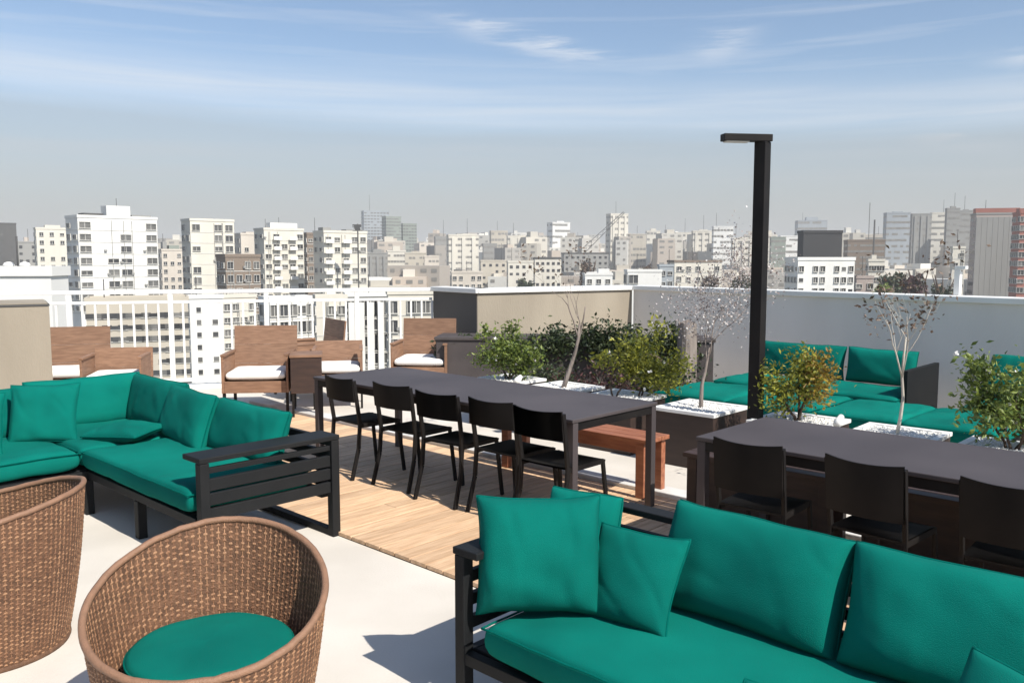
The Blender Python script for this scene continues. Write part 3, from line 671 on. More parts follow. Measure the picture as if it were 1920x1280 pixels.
# plants in the trough and between
for k, (x, y, mt, lab, sz) in enumerate(((0.55, 10.15, 'leaf_dark', 'dark leafy bush in the trough below the taupe wall', 1.0), (1.15, 10.0, 'leaf_dark', 'dark green bush in the trough between the bare tree and the lime bush', 1.1),
        (1.75, 9.95, 'leaf_dark', 'dark bush at the end of the trough beside the weathered stump', 1.0), (-0.62, 10.45, 'leaf_dark', 'small dark bush in the trough end beside the last wooden chair', 0.6))):
    plant('bush', (x, y, 0.55), lab, 'bush', 20 + k, [(0, 0, -0.3, 0, 1), (0.03, 0, 0.3, 0, 1), (-.2, 0, -.5, 0, .8), (.2, 0, .5, 0, .8)], 'bark_dark', mt, int(2200 * sz), 0.06, 0.08 * sz, 0.15 * sz, 0.01, 2, spread=1.2)
for k, (x, y, mt, lab) in enumerate(((0.35, 9.6, 'leaf_dark', 'low dark shrub on the floor before the trough, behind the green bush'), (0.95, 9.3, 'leaf_red', 'low red-brown shrub on the floor behind the bare forked tree'), (1.6, 9.2, 'leaf_dark', 'low dark shrub on the floor behind the lime bush'))):
    plant('shrub', (x, y, 0.0), lab, 'shrub', 40 + k, [(0, 0, -0.3, 0, 1), (0.03, 0, 0.3, 0, 1), (-.2, 0, -.5, 0, .8), (.2, 0, .5, 0, .8)], 'bark_dark', mt, 1700, 0.05, 0.10, 0.30, 0.012, 2, spread=1.1)
# stump
st = empty('dead_trunk', (1.93, 9.45, 0), 0, 'weathered grey dead tree trunk with broken top beside the lime bush', 'tree trunk')
m = MB(); rng = random.Random(9); vs = []; fs = []; n = 14
for j in range(9):
    z = 0.002 + 0.98 * j / 8
    for i in range(n):
        t = 2 * math.pi * i / n; r = 0.10 * (1.2 - 0.25 * j / 8) * (1 + 0.18 * math.sin(3 * t + 0.5) + 0.12 * noise.noise(Vector((math.cos(t) * 2, math.sin(t) * 2, z))))
        vs.append((r * math.cos(t) + 0.02 * z, r * math.sin(t) * 0.8, z + (rng.uniform(-0.05, 0.06) if j == 8 else 0)))
for j in range(8):
    for i in range(n): fs.append((j * n + i, j * n + (i + 1) % n, (j + 1) * n + (i + 1) % n, (j + 1) * n + i))
fs.append(tuple(8 * n + i for i in range(n))); m.add(vs, fs, 0, False); m.build('trunk', 'bark_grey', st)
m = MB(); m.tube([(-0.06, 0, 0.42), (-0.2, 0, 0.52), (-0.34, -0.02, 0.62), (-0.5, 0, 0.66)], [0.035, 0.028, 0.02, 0.012], 6); m.build('branch', 'bark_dark', st)
# garden spotlights
for k, (u, v, l) in enumerate(((-5.62, 6.0, 'small white spotlight between the first two planters'), (-2.48, 6.05, 'small white spotlight between the bush planter and the sapling planter'))):
    s_ = empty('garden_spotlight', W(u, v, 0), RZ, l, 'spotlight', 'small white garden spotlights')
    m = MB(); m.tube([(0, 0, 0.003), (0, 0, 0.50)], 0.008, 6); m.build('stake', 'black_metal', s_)
    m = MB(); m.tube([(0, -0.03, 0.505), (0, 0.0, 0.525), (0, 0.05, 0.56)], [0.028, 0.034, 0.02], 10); m.build('head', 'white_paint', s_)

# ------------------------------------------------------------ wooden armchairs at the railing
WG = 'wooden box armchairs with white cushions by the railing'
def wood_chair(low=False):
    o = empty('wooden_armchair', (0, 0, 0), 0, 'x', 'armchair', WG); w = 0.70; d = 0.62
    # back boards
    for k in range(2 if low else 3):
        z0 = 0.30 + k * 0.215
        m = MB(); M = Matrix.Translation((0, d / 2, 0)) @ Matrix.Rotation(R(-7), 4, 'X'); m.box(-w / 2, w / 2, -0.022, 0, z0, z0 + 0.214, 0, M); m.build('back_board', 'chair_wood', o, 0.003)
    for s in (-1, 1):
        m = MB(); x = s * w / 2; m.box(min(x, x - s * 0.025), max(x, x - s * 0.025), -d / 2, d / 2 - 0.05, 0.27, 0.66); m.build('side_panel', 'chair_wood', o, 0.003)
        m = MB(); m.box(x - 0.045 if s > 0 else x - 0.005, x + 0.005 if s > 0 else x + 0.045, -d / 2 - 0.005, d / 2 - 0.06, 0.662, 0.685); m.build('armrest', 'chair_wood', o, 0.003)
        for y in (-d / 2 + 0.03, d / 2 - 0.06):
            m = MB(); m.box(x - s * 0.02 - 0.015, x - s * 0.02 + 0.015, y - 0.015, y + 0.015, 0.002, 0.268); m.build('leg', 'black_metal', o)
    m = MB(); m.box(-w / 2 + 0.027, w / 2 - 0.027, -d / 2, -d / 2 + 0.022, 0.27, 0.395); m.build('front_board', 'chair_wood', o, 0.003)
    m = MB(); m.box(-w / 2 + 0.027, w / 2 - 0.027, -d / 2 + 0.023, d / 2 - 0.08, 0.36, 0.385); m.build('seat_board', 'chair_wood', o)
    cushion('seat_cushion', w - 0.07, d - 0.06, 0.10, o, (0, -0.015, 0.45), (0, 0, 0), 'white_cushion', piping=False, m=10, edge=0.6, wr=0.003, n=12)
    return o
wc = wood_chair(); wl = wood_chair(True); low_first = True
WC = [(-2.78, 9.35, 6, (1.0, 1.0, 1.0), 'pale wooden armchair with white cushion, largest one by the railing'), (-2.58, 10.55, -58, (1, 1, 1), 'wooden armchair turned sideways behind the largest pale one, slanted back'),
      (-2.02, 9.85, 10, (0.8, 0.9, 1.0), 'low wooden armchair with white cushion just past the sideways one'), (-1.10, 10.55, -6, (0.98, 1, 1.0), 'wooden armchair with white cushion alone beside the dark wall'),
      (-4.22, 9.05, 12, (0.85, 0.9, 1.0), 'low wooden armchair with white cushion near the taupe block'), (-4.98, 9.55, 14, (1, 1, 0.97), 'wooden armchair half hidden by the taupe block')]
for i, (x, y, a, s, l) in enumerate(WC):
    if i in (2, 4): o = wl if i == 2 else copy_tree(wl)
    else: o = wc if i == 0 else copy_tree(wc)
    o.location = (x, y, 0.0); o.rotation_euler = (0, 0, R(a)); o.scale = s; o['label'] = l
tb = empty('side_table', (-2.22, 9.15, 0), R(12), 'dark wooden box side table on thin legs between the wooden armchairs', 'table')
m = MB(); m.box(-0.16, 0.16, -0.2, 0.2, 0.28, 0.66); m.build('box', 'dark_wood', tb, 0.003)
m = MB(); m.box(-0.17, 0.17, -0.21, 0.21, 0.662, 0.69); m.build('table_top', 'chair_wood', tb, 0.003)
for x, y in ((-0.14, -0.18), (0.14, -0.18), (-0.14, 0.18), (0.14, 0.18)):
    m = MB(); m.box(x - 0.012, x + 0.012, y - 0.012, y + 0.012, 0.002, 0.278); m.build('leg', 'black_metal', tb)

# ------------------------------------------------------------ green daybeds and sofa by the right wall
sb = empty('wall_sofa', W(-4.75, 8.15), RZ, 'green sofa with upright back cushions standing against the pale wall', 'sofa')
LS = 1.95
m = MB(); m.box(0, LS, 0, 1.0, 0.12, 0.26); m.build('seat_frame', 'charcoal_metal', sb, 0.004)
for x in (0.06, LS - 0.06):
    for y in (0.06, 0.94):
        m = MB(); m.box(x - 0.025, x + 0.025, y - 0.025, y + 0.025, 0.002, 0.119); m.build('leg', 'charcoal_metal', sb)
for k in range(2): seat_c(sb, 0.01 + k * LS / 2, LS / 2 - 0.01 + k * LS / 2, 0.0, 0.86, 50 + k, 0.262, 0.15)
back_c(sb, 0.62, 0.86, 0.96, 0.36, R(1), R(8), 60, t=0.18, z=0.41); back_c(sb, 1.48, 0.86, 0.72, 0.36, R(-2), R(8), 61, t=0.18, z=0.41)
m = MB(); m.box(LS + 0.003, LS + 0.05, 0.1, 1.0, 0.12, 0.66); m.build('side_post', 'charcoal_metal', sb, 0.004)
for i, (u0, u1, l) in enumerate(((-4.75, -3.15, 'flat green daybed behind the lamp post and blossoming tree'), (-3.1, -1.7, 'flat green daybed behind the white-stemmed sapling'))):
    d_ = empty('daybed', W(u0, 7.05), RZ, l, 'daybed', 'flat green daybeds by the pale wall'); L_ = u1 - u0
    m = MB(); m.box(0, L_, 0, 0.95, 0.10, 0.25); m.build('base', 'charcoal_metal', d_, 0.004)
    for x in (0.05, L_ - 0.05):
        for y in (0.05, 0.9):
            m = MB(); m.box(x - 0.025, x + 0.025, y - 0.025, y + 0.025, 0.002, 0.099); m.build('leg', 'charcoal_metal', d_)
    seat_c(d_, 0, L_ / 2 - 0.005, 0, 0.95, 70 + i, 0.252, 0.16); seat_c(d_, L_ / 2 + 0.005, L_, 0, 0.95, 72 + i, 0.252, 0.16)
sl = empty('lounge_seat', W(-2.25, 8.15), RZ + R(4), 'green lounge seat with sloping back beside the edge shrub and pale wall', 'lounge seat')
m = MB(); m.box(0, 1.2, 0, 0.9, 0.002, 0.25); m.build('base', 'charcoal_metal', sl, 0.004)
seat_c(sl, 0, 1.2, 0, 0.9, 90, 0.252, 0.16); back_c(sl, 0.35, 0.66, 0.62, 0.42, R(-14), R(34), 91, t=0.2)

# ------------------------------------------------------------ the city
GZ = -50.0
def proj(x, y, z):
    cp, sp = math.cos(PITCH), math.sin(PITCH); zz = z - EYE
    f = y * cp - zz * sp; up = y * sp + zz * cp
    return 960 + 1600 * x / f, 640 - 1600 * up / f
def zat(py, d):                                # height seen at photo row py at forward distance d
    b_ = (640 - py) / 1600.0; cp, sp = math.cos(PITCH), math.sin(PITCH)
    return EYE + d * (-sp + b_ * cp) / (cp + b_ * sp)
g = MB(); g.box(-9000, 9000, -3000, 12000, GZ - 1, GZ); tag(g.build('ground', 'city_ground'), kind='structure')

def place(x0, x1, D, yaw, ratio):
    """box width and front-left corner so that its silhouette spans x0..x1 at distance D"""
    w = (x1 - x0) / 1600 * D; cx = ((x0 + x1) / 2 - 960) / 1600 * D; a = R(yaw)
    ex = Vector((math.cos(a), math.sin(a))); ey = Vector((-math.sin(a), math.cos(a)))
    for _ in range(12):
        cs_ = [Vector((cx, D)) + ex * (w * i) + ey * (w * ratio * j) for i in (-.5, .5) for j in (0, 1)]
        px = [960 + 1600 * c.x / c.y for c in cs_]; lo, hi_ = min(px), max(px)
        w *= (x1 - x0) / (hi_ - lo); cx += ((x0 + x1) / 2 - (lo + hi_) / 2) / 1600 * D * 0.8
    return cx, D, w, w * ratio
WINM = {}
def win_mesh(ww, wh, glass, style):
    k = (round(ww, 2), round(wh, 2), glass, style)
    if k not in WINM:
        m = MB(); a = ww / 2; c = wh / 2; t = 0.11
        if wh < 0.85:
            m.box(-a, a, -0.03, 0.02, -c, c, 0); m.box(-a - .05, a + .05, -.12, 0, -c - .06, -c - 0.002, 1); WINM[k] = m.mesh('window', [glass, 'frame_pale']); return WINM[k]
        m.add([(-a, -0.015, -c), (a, -0.015, -c), (a, -0.015, c), (-a, -0.015, c)], [(0, 1, 2, 3)], 0)
        m.box(-a - 0.12, a + 0.12, -0.3, 0.0, -c - 0.14, -c, 1); m.box(-a - 0.08, a + 0.08, -0.24, 0.0, c, c + t, 1)
        m.box(-a - 0.08, -a, -0.22, 0.0, -c, c, 1); m.box(a, a + 0.08, -0.22, 0.0, -c, c, 1)
        for q in ((), (0,), (-a / 3, a / 3))[style]: m.add([(q - 0.06, -0.05, -c), (q + 0.06, -0.05, -c), (q + 0.06, -0.05, c), (q - 0.06, -0.05, c)], [(0, 1, 2, 3)], 1)
        WINM[k] = m.mesh('window', [glass, 'frame_pale'])
    return WINM[k]
def building(x0, x1, ytop, D, yaw, matn, label, ratio=0.7, fl=3.1, cols=None, ww=1.3, wh=1.3, glass='glass_dark', ylow=720, style=1,
             crown=(), skip=(), stuff=None, balcony=None, side=True, band=False, cat='building', group=None, stripes=0, name='building', roofmat=None, drop=0.12):
    if x1 < 700 and D > 150 and D < 450: yaw += 12
    cx, cy, w, dp = place(x0, x1, D, yaw, ratio); top = zat(ytop, D); H = top - GZ
    o = empty(name, (cx, cy, GZ), R(yaw), label, cat, group)
    m = MB(); m.box(-w / 2, w / 2, 0, dp, 0.01, H); m.build('wall', matn, o)
    m = MB(); m.box(-w / 2 - 0.15, w / 2 + 0.15, -0.15, 0.15, H + 0.01, H + 0.7); m.box(-w / 2 - 0.15, w / 2 + 0.15, dp - 0.15, dp + 0.15, H + 0.01, H + 0.7)
    m.box(-w / 2 - 0.15, -w / 2 + 0.15, 0.16, dp - 0.16, H + 0.01, H + 0.7); m.box(w / 2 - 0.15, w / 2 + 0.15, 0.16, dp - 0.16, H + 0.01, H + 0.7)
    m.build('parapet', roofmat or matn, o)
    rg = random.Random(int(x0 * 7 + ytop))
    for (a, b_, hpx, cm) in crown:             # rooftop volumes as fractions of width, height in photo rows
        hh = hpx / 1600 * D
        m = MB(); m.box(-w / 2 + a * w, -w / 2 + b_ * w, dp * 0.15, dp * 0.6, H + 0.02, H + hh); m.build('roof_house', cm or matn, o)
    if rg.random() < 0.6:
        m = MB(); xx = rg.uniform(-0.35, 0.35) * w; hh = rg.uniform(3, 7) * D / 400 + 2; m.tube([(xx, dp * .3, H), (xx, dp * .3, H + hh)], 0.06 + D / 9000, 4); m.build('antenna', 'b_dark', o)
    zlow = max(2.0, zat(ylow, D) - GZ); nf = int((H - 1.2 - zlow) / fl)
    cols = cols or max(2, int(w / 3.6)); px_w = ww / D * 1600
    mode_stuff = stuff if stuff is not None else (px_w < 6.0)
    faces = [(Vector((-w / 2, 0, 0)), Vector((1, 0, 0)), w, cols, 0.0)]
    if side:
        if math.atan2(cx, cy) + R(yaw) > 0: faces.append((Vector((-w / 2, dp, 0)), Vector((0, -1, 0)), dp, max(2, int(cols * ratio)), -math.pi / 2))
        else: faces.append((Vector((w / 2, 0, 0)), Vector((0, 1, 0)), dp, max(2, int(cols * ratio)), math.pi / 2))
    sm = MB(); used = 0
    for fi, (org, dx, L_, nc, rz) in enumerate(faces):
        M0 = Matrix.Rotation(rz, 4, 'Z')
        for r_ in range(nf):
            z = H - 1.9 - r_ * fl
            if band:
                me = None; M = Matrix.Translation(org + dx * L_ / 2 + Vector((0, 0, z))) @ M0
                if mode_stuff: sm.box(-L_ * .47, L_ * .47, -0.05, 0.03, -wh / 2, wh / 2, 0, M)
                else:
                    k = MB(); k.box(-L_ * .47, L_ * .47, -0.05, 0.03, -wh / 2, wh / 2); ob = k.build('window_band', glass, o); ob.matrix_local = M
                continue
            for c_ in range(nc):
                if fi == 0 and c_ in skip: continue
                if rg.random() < drop: continue
                t = (c_ + 0.5) / nc * L_; p_ = org + dx * t + Vector((0, 0, z)); M = Matrix.Translation(p_) @ M0
                if mode_stuff or used >= 290:
                    s = 1 if rg.random() < 0.9 else 0.6
                    sm.box(-ww / 2, ww / 2, -0.06, 0.03, -wh / 2 * s, wh / 2, 0, M)
                else:
                    g_ = glass if rg.random() < 0.68 else ('glass_grey' if glass == 'glass_dark' else 'glass_dark')
                    ob = link('window', win_mesh(ww, wh * (1 if rg.random() < .8 else .7), g_, style), o); ob.matrix_local = M; used += 1
    if D < 300 and drop < 1 and nf > 2 and fl > 2.5:
        fb = MB()
        for r_ in range(nf):
            z = H - 0.35 - r_ * fl - fl + 1.0 - wh / 2
            for fi, (org, dx, L_, nc, rz) in enumerate(faces):
                M = Matrix.Translation(org + dx * L_ / 2 + Vector((0, 0, z))) @ Matrix.Rotation(rz, 4, 'Z'); fb.box(-L_ / 2, L_ / 2, -0.07, -0.002, -0.09, 0.09, 0, M)
        fb.build('floor_bands', 'frame_pale', o)
        ac = MB()
        for q in range(int(nf * cols * .16)):
            c_ = rg.randrange(cols); r_ = rg.randrange(nf); t = -w / 2 + (c_ + rg.choice((.1, .92))) / cols * w; z = H - 2.3 - r_ * fl
            ac.box(t - .35, t + .35, -0.45, -0.08, z - .25, z + .25)
        for q in range(3):
            t = rg.uniform(-.45, .45) * w; ac.box(t - .06, t + .06, -.16, -0.075, zlow, H - .5)
        ac.build('wall_units', 'b_grey', o)
    if sm.v:
        s_ = sm.build('window_rows', glass, o); s_['kind'] = 'stuff'
    if stripes:
        m = MB()
        for k in range(stripes):
            t = -w / 2 + w * (k + 0.5) / stripes; m.box(t - w * 0.06, t + w * 0.06, -0.5, -0.01, zlow, H - 1)
        m.build('pilasters', roofmat or matn, o)
    if balcony:
        for c_ in balcony:
            for r_ in range(nf):
                z = H - 2.9 - r_ * fl; t = -w / 2 + (c_ + 0.5) / cols * w
                m = MB(); hw = w / cols * 0.48; m.box(t - hw, t + hw, -1.2, -0.02, z - 0.16, z); m.box(t - hw, t + hw, -1.2, -1.1, z + 0.01, z + 0.95)
                m.build('balcony', 'b_white' if matn != 'b_white' else 'b_cream', o)
    return o
B = building
# --- left part
B(130, 300, 410, 230, 34, 'b_white', 'big white apartment block with stepped roof tower and shaded left flank', 0.42, cols=6, ww=2.7, wh=1.5, crown=((0.1, 0.34, 9, 'b_dark'), (0.38, 0.68, 24, None), (0.70, 0.95, 8, 'b_grey')), skip=(1, 4), drop=.08, glass='glass_grey', ylow=600)
B(345, 443, 415, 255, 30, 'b_cream', 'narrow cream tower with tall glazed strip right of the stepped block', 0.5, cols=4, ww=2.2, wh=1.7, crown=((0.15, 0.55, 5, 'b_white'), (0.6, 0.98, 5, 'b_white')), glass='glass_grey', ylow=700, skip=(1,))
B(440, 515, 441, 300, 28, 'b_sand', 'pinkish cream block between the narrow cream tower and the white slab', 0.6, cols=3, ylow=700, crown=((.2, .6, 6, None),))
B(480, 572, 432, 270, 30, 'b_cream', 'white slab tower with flat broad roof box and busy window columns', 0.5, cols=5, ww=1.9, balcony=(1, 3), crown=((0.2, 0.88, 14, 'b_white'),), glass='glass_grey', ylow=700)
B(590, 690, 437, 260, 26, 'b_cream', 'cream tower with dark roof sheds and iron masts above the railing middle', 0.5, cols=5, ww=1.7, balcony=(0, 2), crown=((0.02, 0.2, 10, 'b_grey'), (0.55, 0.95, 7, 'b_grey')), glass='glass_grey', ylow=700)
B(570, 604, 440, 285, 28, 'b_brown', 'narrow brown weathered tower squeezed between two cream towers', 0.6, cols=2, ww=1.4, glass='glass_grey', ylow=700)
B(408, 490, 482, 200, 30, 'b_brown', 'brown mid-rise with dark windows in front of the cream towers', 0.6, cols=4, wh=1.6, crown=((0.1, 0.9, 6, 'b_mauve'),), ylow=700)
B(160, 352, 566, 120, 22, 'b_beige', 'low beige office building with rows of black windows seen through the railing', 0.45, fl=1.65, cols=13, ww=1.25, wh=0.74, ylow=735, style=0, drop=.03, side=True)
B(352, 418, 560, 150, 26, 'b_white', 'plain white building flank with few tiny windows behind the railing', 0.5, fl=2.2, cols=2, ww=0.9, wh=0.8, ylow=730, style=0)
B(405, 480, 558, 175, 28, 'b_cream', 'cream mid-rise behind the pale wooden armchair', 0.5, fl=2.6, cols=4, ww=1.3, glass='glass_grey', ylow=740)
B(486, 590, 562, 160, 28, 'b_white', 'white mid-rise with red shutters behind the railing', 0.5, fl=3.2, cols=5, ww=1.5, wh=2.0, glass='glass_grey', ylow=750, crown=((0.6, 0.9, 8, None),))
B(588, 650, 560, 140, 22, 'b_cream', 'slim cream mid-rise with two window columns behind the railing', 0.5, fl=3, cols=3, ww=1.2, ylow=750)
B(645, 740, 556, 150, 16, 'b_grey', 'grey tower with long glazed strips behind the railing', 0.5, fl=3.0, cols=5, ww=2.2, wh=2.6, glass='glass_grey', ylow=750, roofmat='b_white', stripes=5)
B(725, 815, 552, 130, 12, 'b_cream', 'cream mid-rise with curved corner bars next to the dark wall', 0.5, fl=2.9, cols=5, ww=1.3, wh=1.8, glass='glass_grey', ylow=750)
B(-90, 130, 518, 60, 8, 'b_white', 'bright white rooftop block beyond the taupe block', 0.5, fl=3, cols=4, ylow=520, drop=1)
B(70, 132, 430, 330, 24, 'b_cream', 'cream tower half lost in glare next to the stepped block', 0.6, cols=3, ylow=560, crown=((.3, .8, 8, None),))
B(-40, 38, 420, 420, 24, 'b_dark', 'dark grey hazy tower at the picture edge', 0.6, cols=4, glass='glass_grey', ylow=560)
B(36, 74, 455, 380, 24, 'b_grey', 'grey tower between the dark tower and the glare-lit tower', 0.6, cols=3, ylow=560)
B(298, 345, 470, 340, 30, 'b_sand', 'low sand-coloured block with slanted roof edge behind the stepped block', 0.6, cols=3, ylow=560, crown=((.1, .3, 16, 'b_grey'), (.4, .9, 10, 'b_green')))
for k, x in enumerate((20, 50)):
    t_ = empty('water_tank', ((x - 960) / 1600 * 62, 62, zat(517, 62)), 0, ('white domed water tank on the bright rooftop, next to the picture edge', 'white domed water tank on the bright rooftop, nearer the stepped block')[k], 'water tank', 'white water tanks on the bright rooftop')
    m = MB(); r_ = 10 / 1600 * 62; h_ = 26 / 1600 * 62
    m.tube([(0, 0, 0.7), (0, 0, h_ * 0.75), (0, 0, h_ * 0.93), (0, 0, h_)], [r_, r_, r_ * 0.75, r_ * 0.25], 16); m.build('tank', 'b_white', t_)
    m = MB()
    for a in (-1, 1):
        for b_ in (-1, 1): m.beam((a * r_ * .6, b_ * r_ * .6, 0), (a * r_ * .6, b_ * r_ * .6, 0.72), 0.06)
    m.build('stand', 'b_grey', t_)
# --- far towers mid-left
B(680, 732, 396, 900, 18, 'b_bluegrey', 'tall pale grey-green tower, highest on the hazy skyline', 0.7, cols=8, ww=2.4, glass='glass_grey', ylow=560)
B(718, 754, 407, 860, 26, 'b_green', 'dark green-grey tower right beside the tallest hazy tower', 0.9, cols=6, ww=2.4, glass='glass_grey', ylow=560)
B(750, 783, 420, 880, 24, 'b_green', 'shorter green-grey tower stepping down from the tallest pair', 0.9, cols=5, ww=2.4, glass='glass_grey', ylow=560)
MID = [  # x0 x1 ytop D yaw mat label crown
 (690, 728, 476, 420, 10, 'b_grey', 'grey ribbed block below the tallest hazy tower', 5), (726, 762, 472, 430, 12, 'b_cream', 'cream ribbed block below the green-grey towers', 6),
 (760, 800, 476, 410, 8, 'b_beige', 'beige block with rounded roof edge below the green-grey towers', 3), (796, 824, 482, 400, 8, 'b_sand', 'small sand block just above the railing corner', 2),
 (838, 898, 442, 480, 10, 'b_cream', 'broad cream tower with two dark grooves and a round roof tank', 2), (815, 845, 445, 620, 12, 'b_grey', 'grey hazy tower left of the grooved cream tower', 0),
 (905, 932, 458, 640, 8, 'b_grey', 'small grey block right of the grooved cream tower', 0), (918, 952, 434, 700, 10, 'b_beige', 'pale beige tower between grooved cream tower and pair of cream slabs', 1),
 (950, 995, 443, 600, 4, 'b_cream', 'cream slab pair with thin dark seams', 0), (1000, 1030, 447, 760, 6, 'b_grey', 'grey mid-distance tower left of the slim white tower', 0),
 (1025, 1068, 418, 820, 22, 'b_white', 'slim white tower with one dark side standing above its neighbours', 2), (1064, 1088, 465, 900, 6, 'b_cream', 'tiny cream block right of the slim white tower', 0),
 (1135, 1176, 402, 640, 14, 'b_cream', 'tall cream tower just right of the crane', 0), (1176, 1210, 440, 700, 0, 'b_beige', 'beige tower right of the tall cream tower', 1),
 (1208, 1236, 434, 820, 0, 'b_cream', 'pale cream tower with rounded top in the middle skyline', 3), (1234, 1262, 452, 760, -4, 'b_sand', 'sand-coloured block between pale cream towers', 0),
 (1262, 1296, 437, 720, -4, 'b_cream', 'wide cream slab left of the dark pole', 0), (1294, 1336, 434, 640, -6, 'b_cream', 'cream tower with greyish flank behind the blossoming tree', 2),
 (1332, 1372, 426, 560, -6, 'b_white', 'bright cream tower behind the blossoming tree top', 0), (1368, 1412, 448, 520, -8, 'b_cream', 'cream block just left of the lamp post', 2),
 (1440, 1470, 446, 500, -8, 'b_green', 'grey-green block just right of the lamp post', 0), (1456, 1492, 444, 520, -6, 'b_white', 'pale block between the lamp post and the black billboard-like block', 0),
 (1486, 1546, 414, 900, -10, 'b_bluegrey', 'hazy stepped blue-grey tower behind the black block', 4), (1574, 1600, 438, 820, -10, 'b_cream', 'small pale far block right of the black block', 0),
 (1598, 1652, 442, 640, -10, 'b_sand', 'sand block under the tall thin mast', 0), (1578, 1655, 452, 380, -12, 'b_brown', 'brown hazy block right of the white arched-window building', 0),
 (1650, 1700, 400, 560, -12, 'b_bluegrey', 'glassy grey tower with cream edges, left of the grey twin', 2), (1698, 1740, 402, 580, -12, 'b_grey', 'grey tower with white vertical fins behind the bushes', 0),
 (1736, 1768, 400, 620, -14, 'b_cream', 'pale finned tower touching the dark grey tower', 0), (1764, 1792, 392, 520, -14, 'b_grey', 'dark grey tower with jagged top', 3),
 (1788, 1816, 396, 560, -14, 'b_grey', 'grey tower between the jagged tower and the red-topped block', 2),
]
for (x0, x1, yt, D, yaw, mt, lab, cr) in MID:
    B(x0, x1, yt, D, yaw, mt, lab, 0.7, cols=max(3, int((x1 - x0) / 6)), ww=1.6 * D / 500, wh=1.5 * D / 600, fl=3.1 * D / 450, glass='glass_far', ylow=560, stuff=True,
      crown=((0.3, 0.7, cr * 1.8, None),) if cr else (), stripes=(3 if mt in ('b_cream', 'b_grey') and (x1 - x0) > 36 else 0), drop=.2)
# --- nearer right part
B(1470, 1600, 488, 190, 3, 'b_white', 'white four-storey building with rows of small dark windows above the pale wall', 0.6, fl=2.45, cols=8, ww=0.95, wh=1.15, ylow=580, style=1, drop=0.03, skip=(1, 4))
B(1492, 1575, 437, 215, 2, 'b_charcoal', 'windowless black block rising behind the white building', 0.4, cols=2, drop=1)
B(1600, 1636, 522, 210, -8, 'b_mauve', 'low mauve block between the white building and the far bushes', 0.6, cols=3, ylow=560)
B(1622, 1656, 490, 240, -10, 'b_cream', 'cream house with gabled turret beside the white building', 0.6, cols=3, ylow=560, crown=((.2, .5, 12, None),))
B(1812, 1905, 402, 330, -16, 'b_mauve', 'tall brown-grey ribbed block with red roof storey', 0.6, cols=12, ww=0.9, wh=1.5, fl=3.1, crown=((0.0, 1.0, 12, 'b_red'),), ylow=565, stripes=8, roofmat='b_grey')
B(1890, 1990, 400, 300, -14, 'b_red', 'red-topped building with cream window grid at the picture edge', 0.6, cols=7, ww=2.0, wh=1.7, fl=3.1, ylow=565, roofmat='b_red', crown=((0, 1, 10, 'b_red'),))
B(1778, 1805, 466, 260, -12, 'b_cream', 'plain cream block in front of the jagged grey tower', 0.7, cols=2, ylow=560, drop=.6)
B(1250, 1352, 492, 260, 4, 'b_cream', 'low cream house with dark flat roof slab behind the wall', 0.6, cols=5, ylow=560, roofmat='b_brown', crown=((0, 1, 2, 'b_brown'),))
B(1170, 1240, 510, 230, 2, 'b_white', 'low white house with one wide dark opening behind the wall', 0.6, cols=3, ww=2.4, wh=2.2, ylow=555)
B(1232, 1262, 500, 250, 2, 'b_bluegrey', 'low blue-grey block behind the wall beside the white house', 0.7, cols=2, ylow=555)
B(1092, 1148, 516, 260, 4, 'b_white', 'low white house with stacked roof boxes behind the taupe wall', 0.6, cols=3, ylow=560, crown=((0.1, .4, 6, None), (.5, .9, 12, None)))
B(1000, 1052, 486, 380, 4, 'b_cream', 'cream low-rise with dark roof strip behind the taupe wall', 0.6, cols=5, ylow=560, roofmat='b_dark', crown=((0, 1, 4, 'b_dark'),))
B(1052, 1140, 476, 460, 4, 'b_grey', 'long grey low-rise with dark roof under the crane', 0.5, cols=8, ylow=560, roofmat='b_dark')
B(900, 950, 490, 420, 6, 'b_beige', 'beige low-rise below the pale beige tower', 0.6, cols=4, ylow=560)
B(950, 1000, 492, 360, 6, 'b_cream', 'cream low-rise below the slab pair', 0.6, cols=4, ylow=560)
B(845, 905, 512, 330, 8, 'b_sand', 'sand-coloured low-rise just above the dark wall', 0.6, cols=5, ylow=560)
# masts
for k, (x, y0, y1, D, l) in enumerate(((673, 445, 420, 250, 'dark roof mast with a cluster of aerials on the cream tower'), (1624, 470, 380, 600, 'very thin tall radio mast on the skyline'), (1634, 452, 412, 360, 'short dark chimney pole near the radio mast'))):
    X_ = (x - 960) / 1600 * D; z0 = zat(y0, D); z1 = zat(y1, D)
    o = empty('mast', (X_, D, z0), 0, l, 'mast'); w_ = (2.2 if k != 1 else 1.0) / 1600 * D
    m = MB(); m.beam((0, 0, -(z0 - GZ)), (0, 0, z1 - z0), w_, w_); m.build('pole', 'b_dark', o)
    if k == 0:
        m = MB()
        for q in range(9): zz = (z1 - z0) * (0.5 + q * 0.055); m.beam((-random.uniform(.5, 1.6), 0, zz), (random.uniform(.5, 1.6), 0, zz), 0.22)
        m.build('aerials', 'b_dark', o)
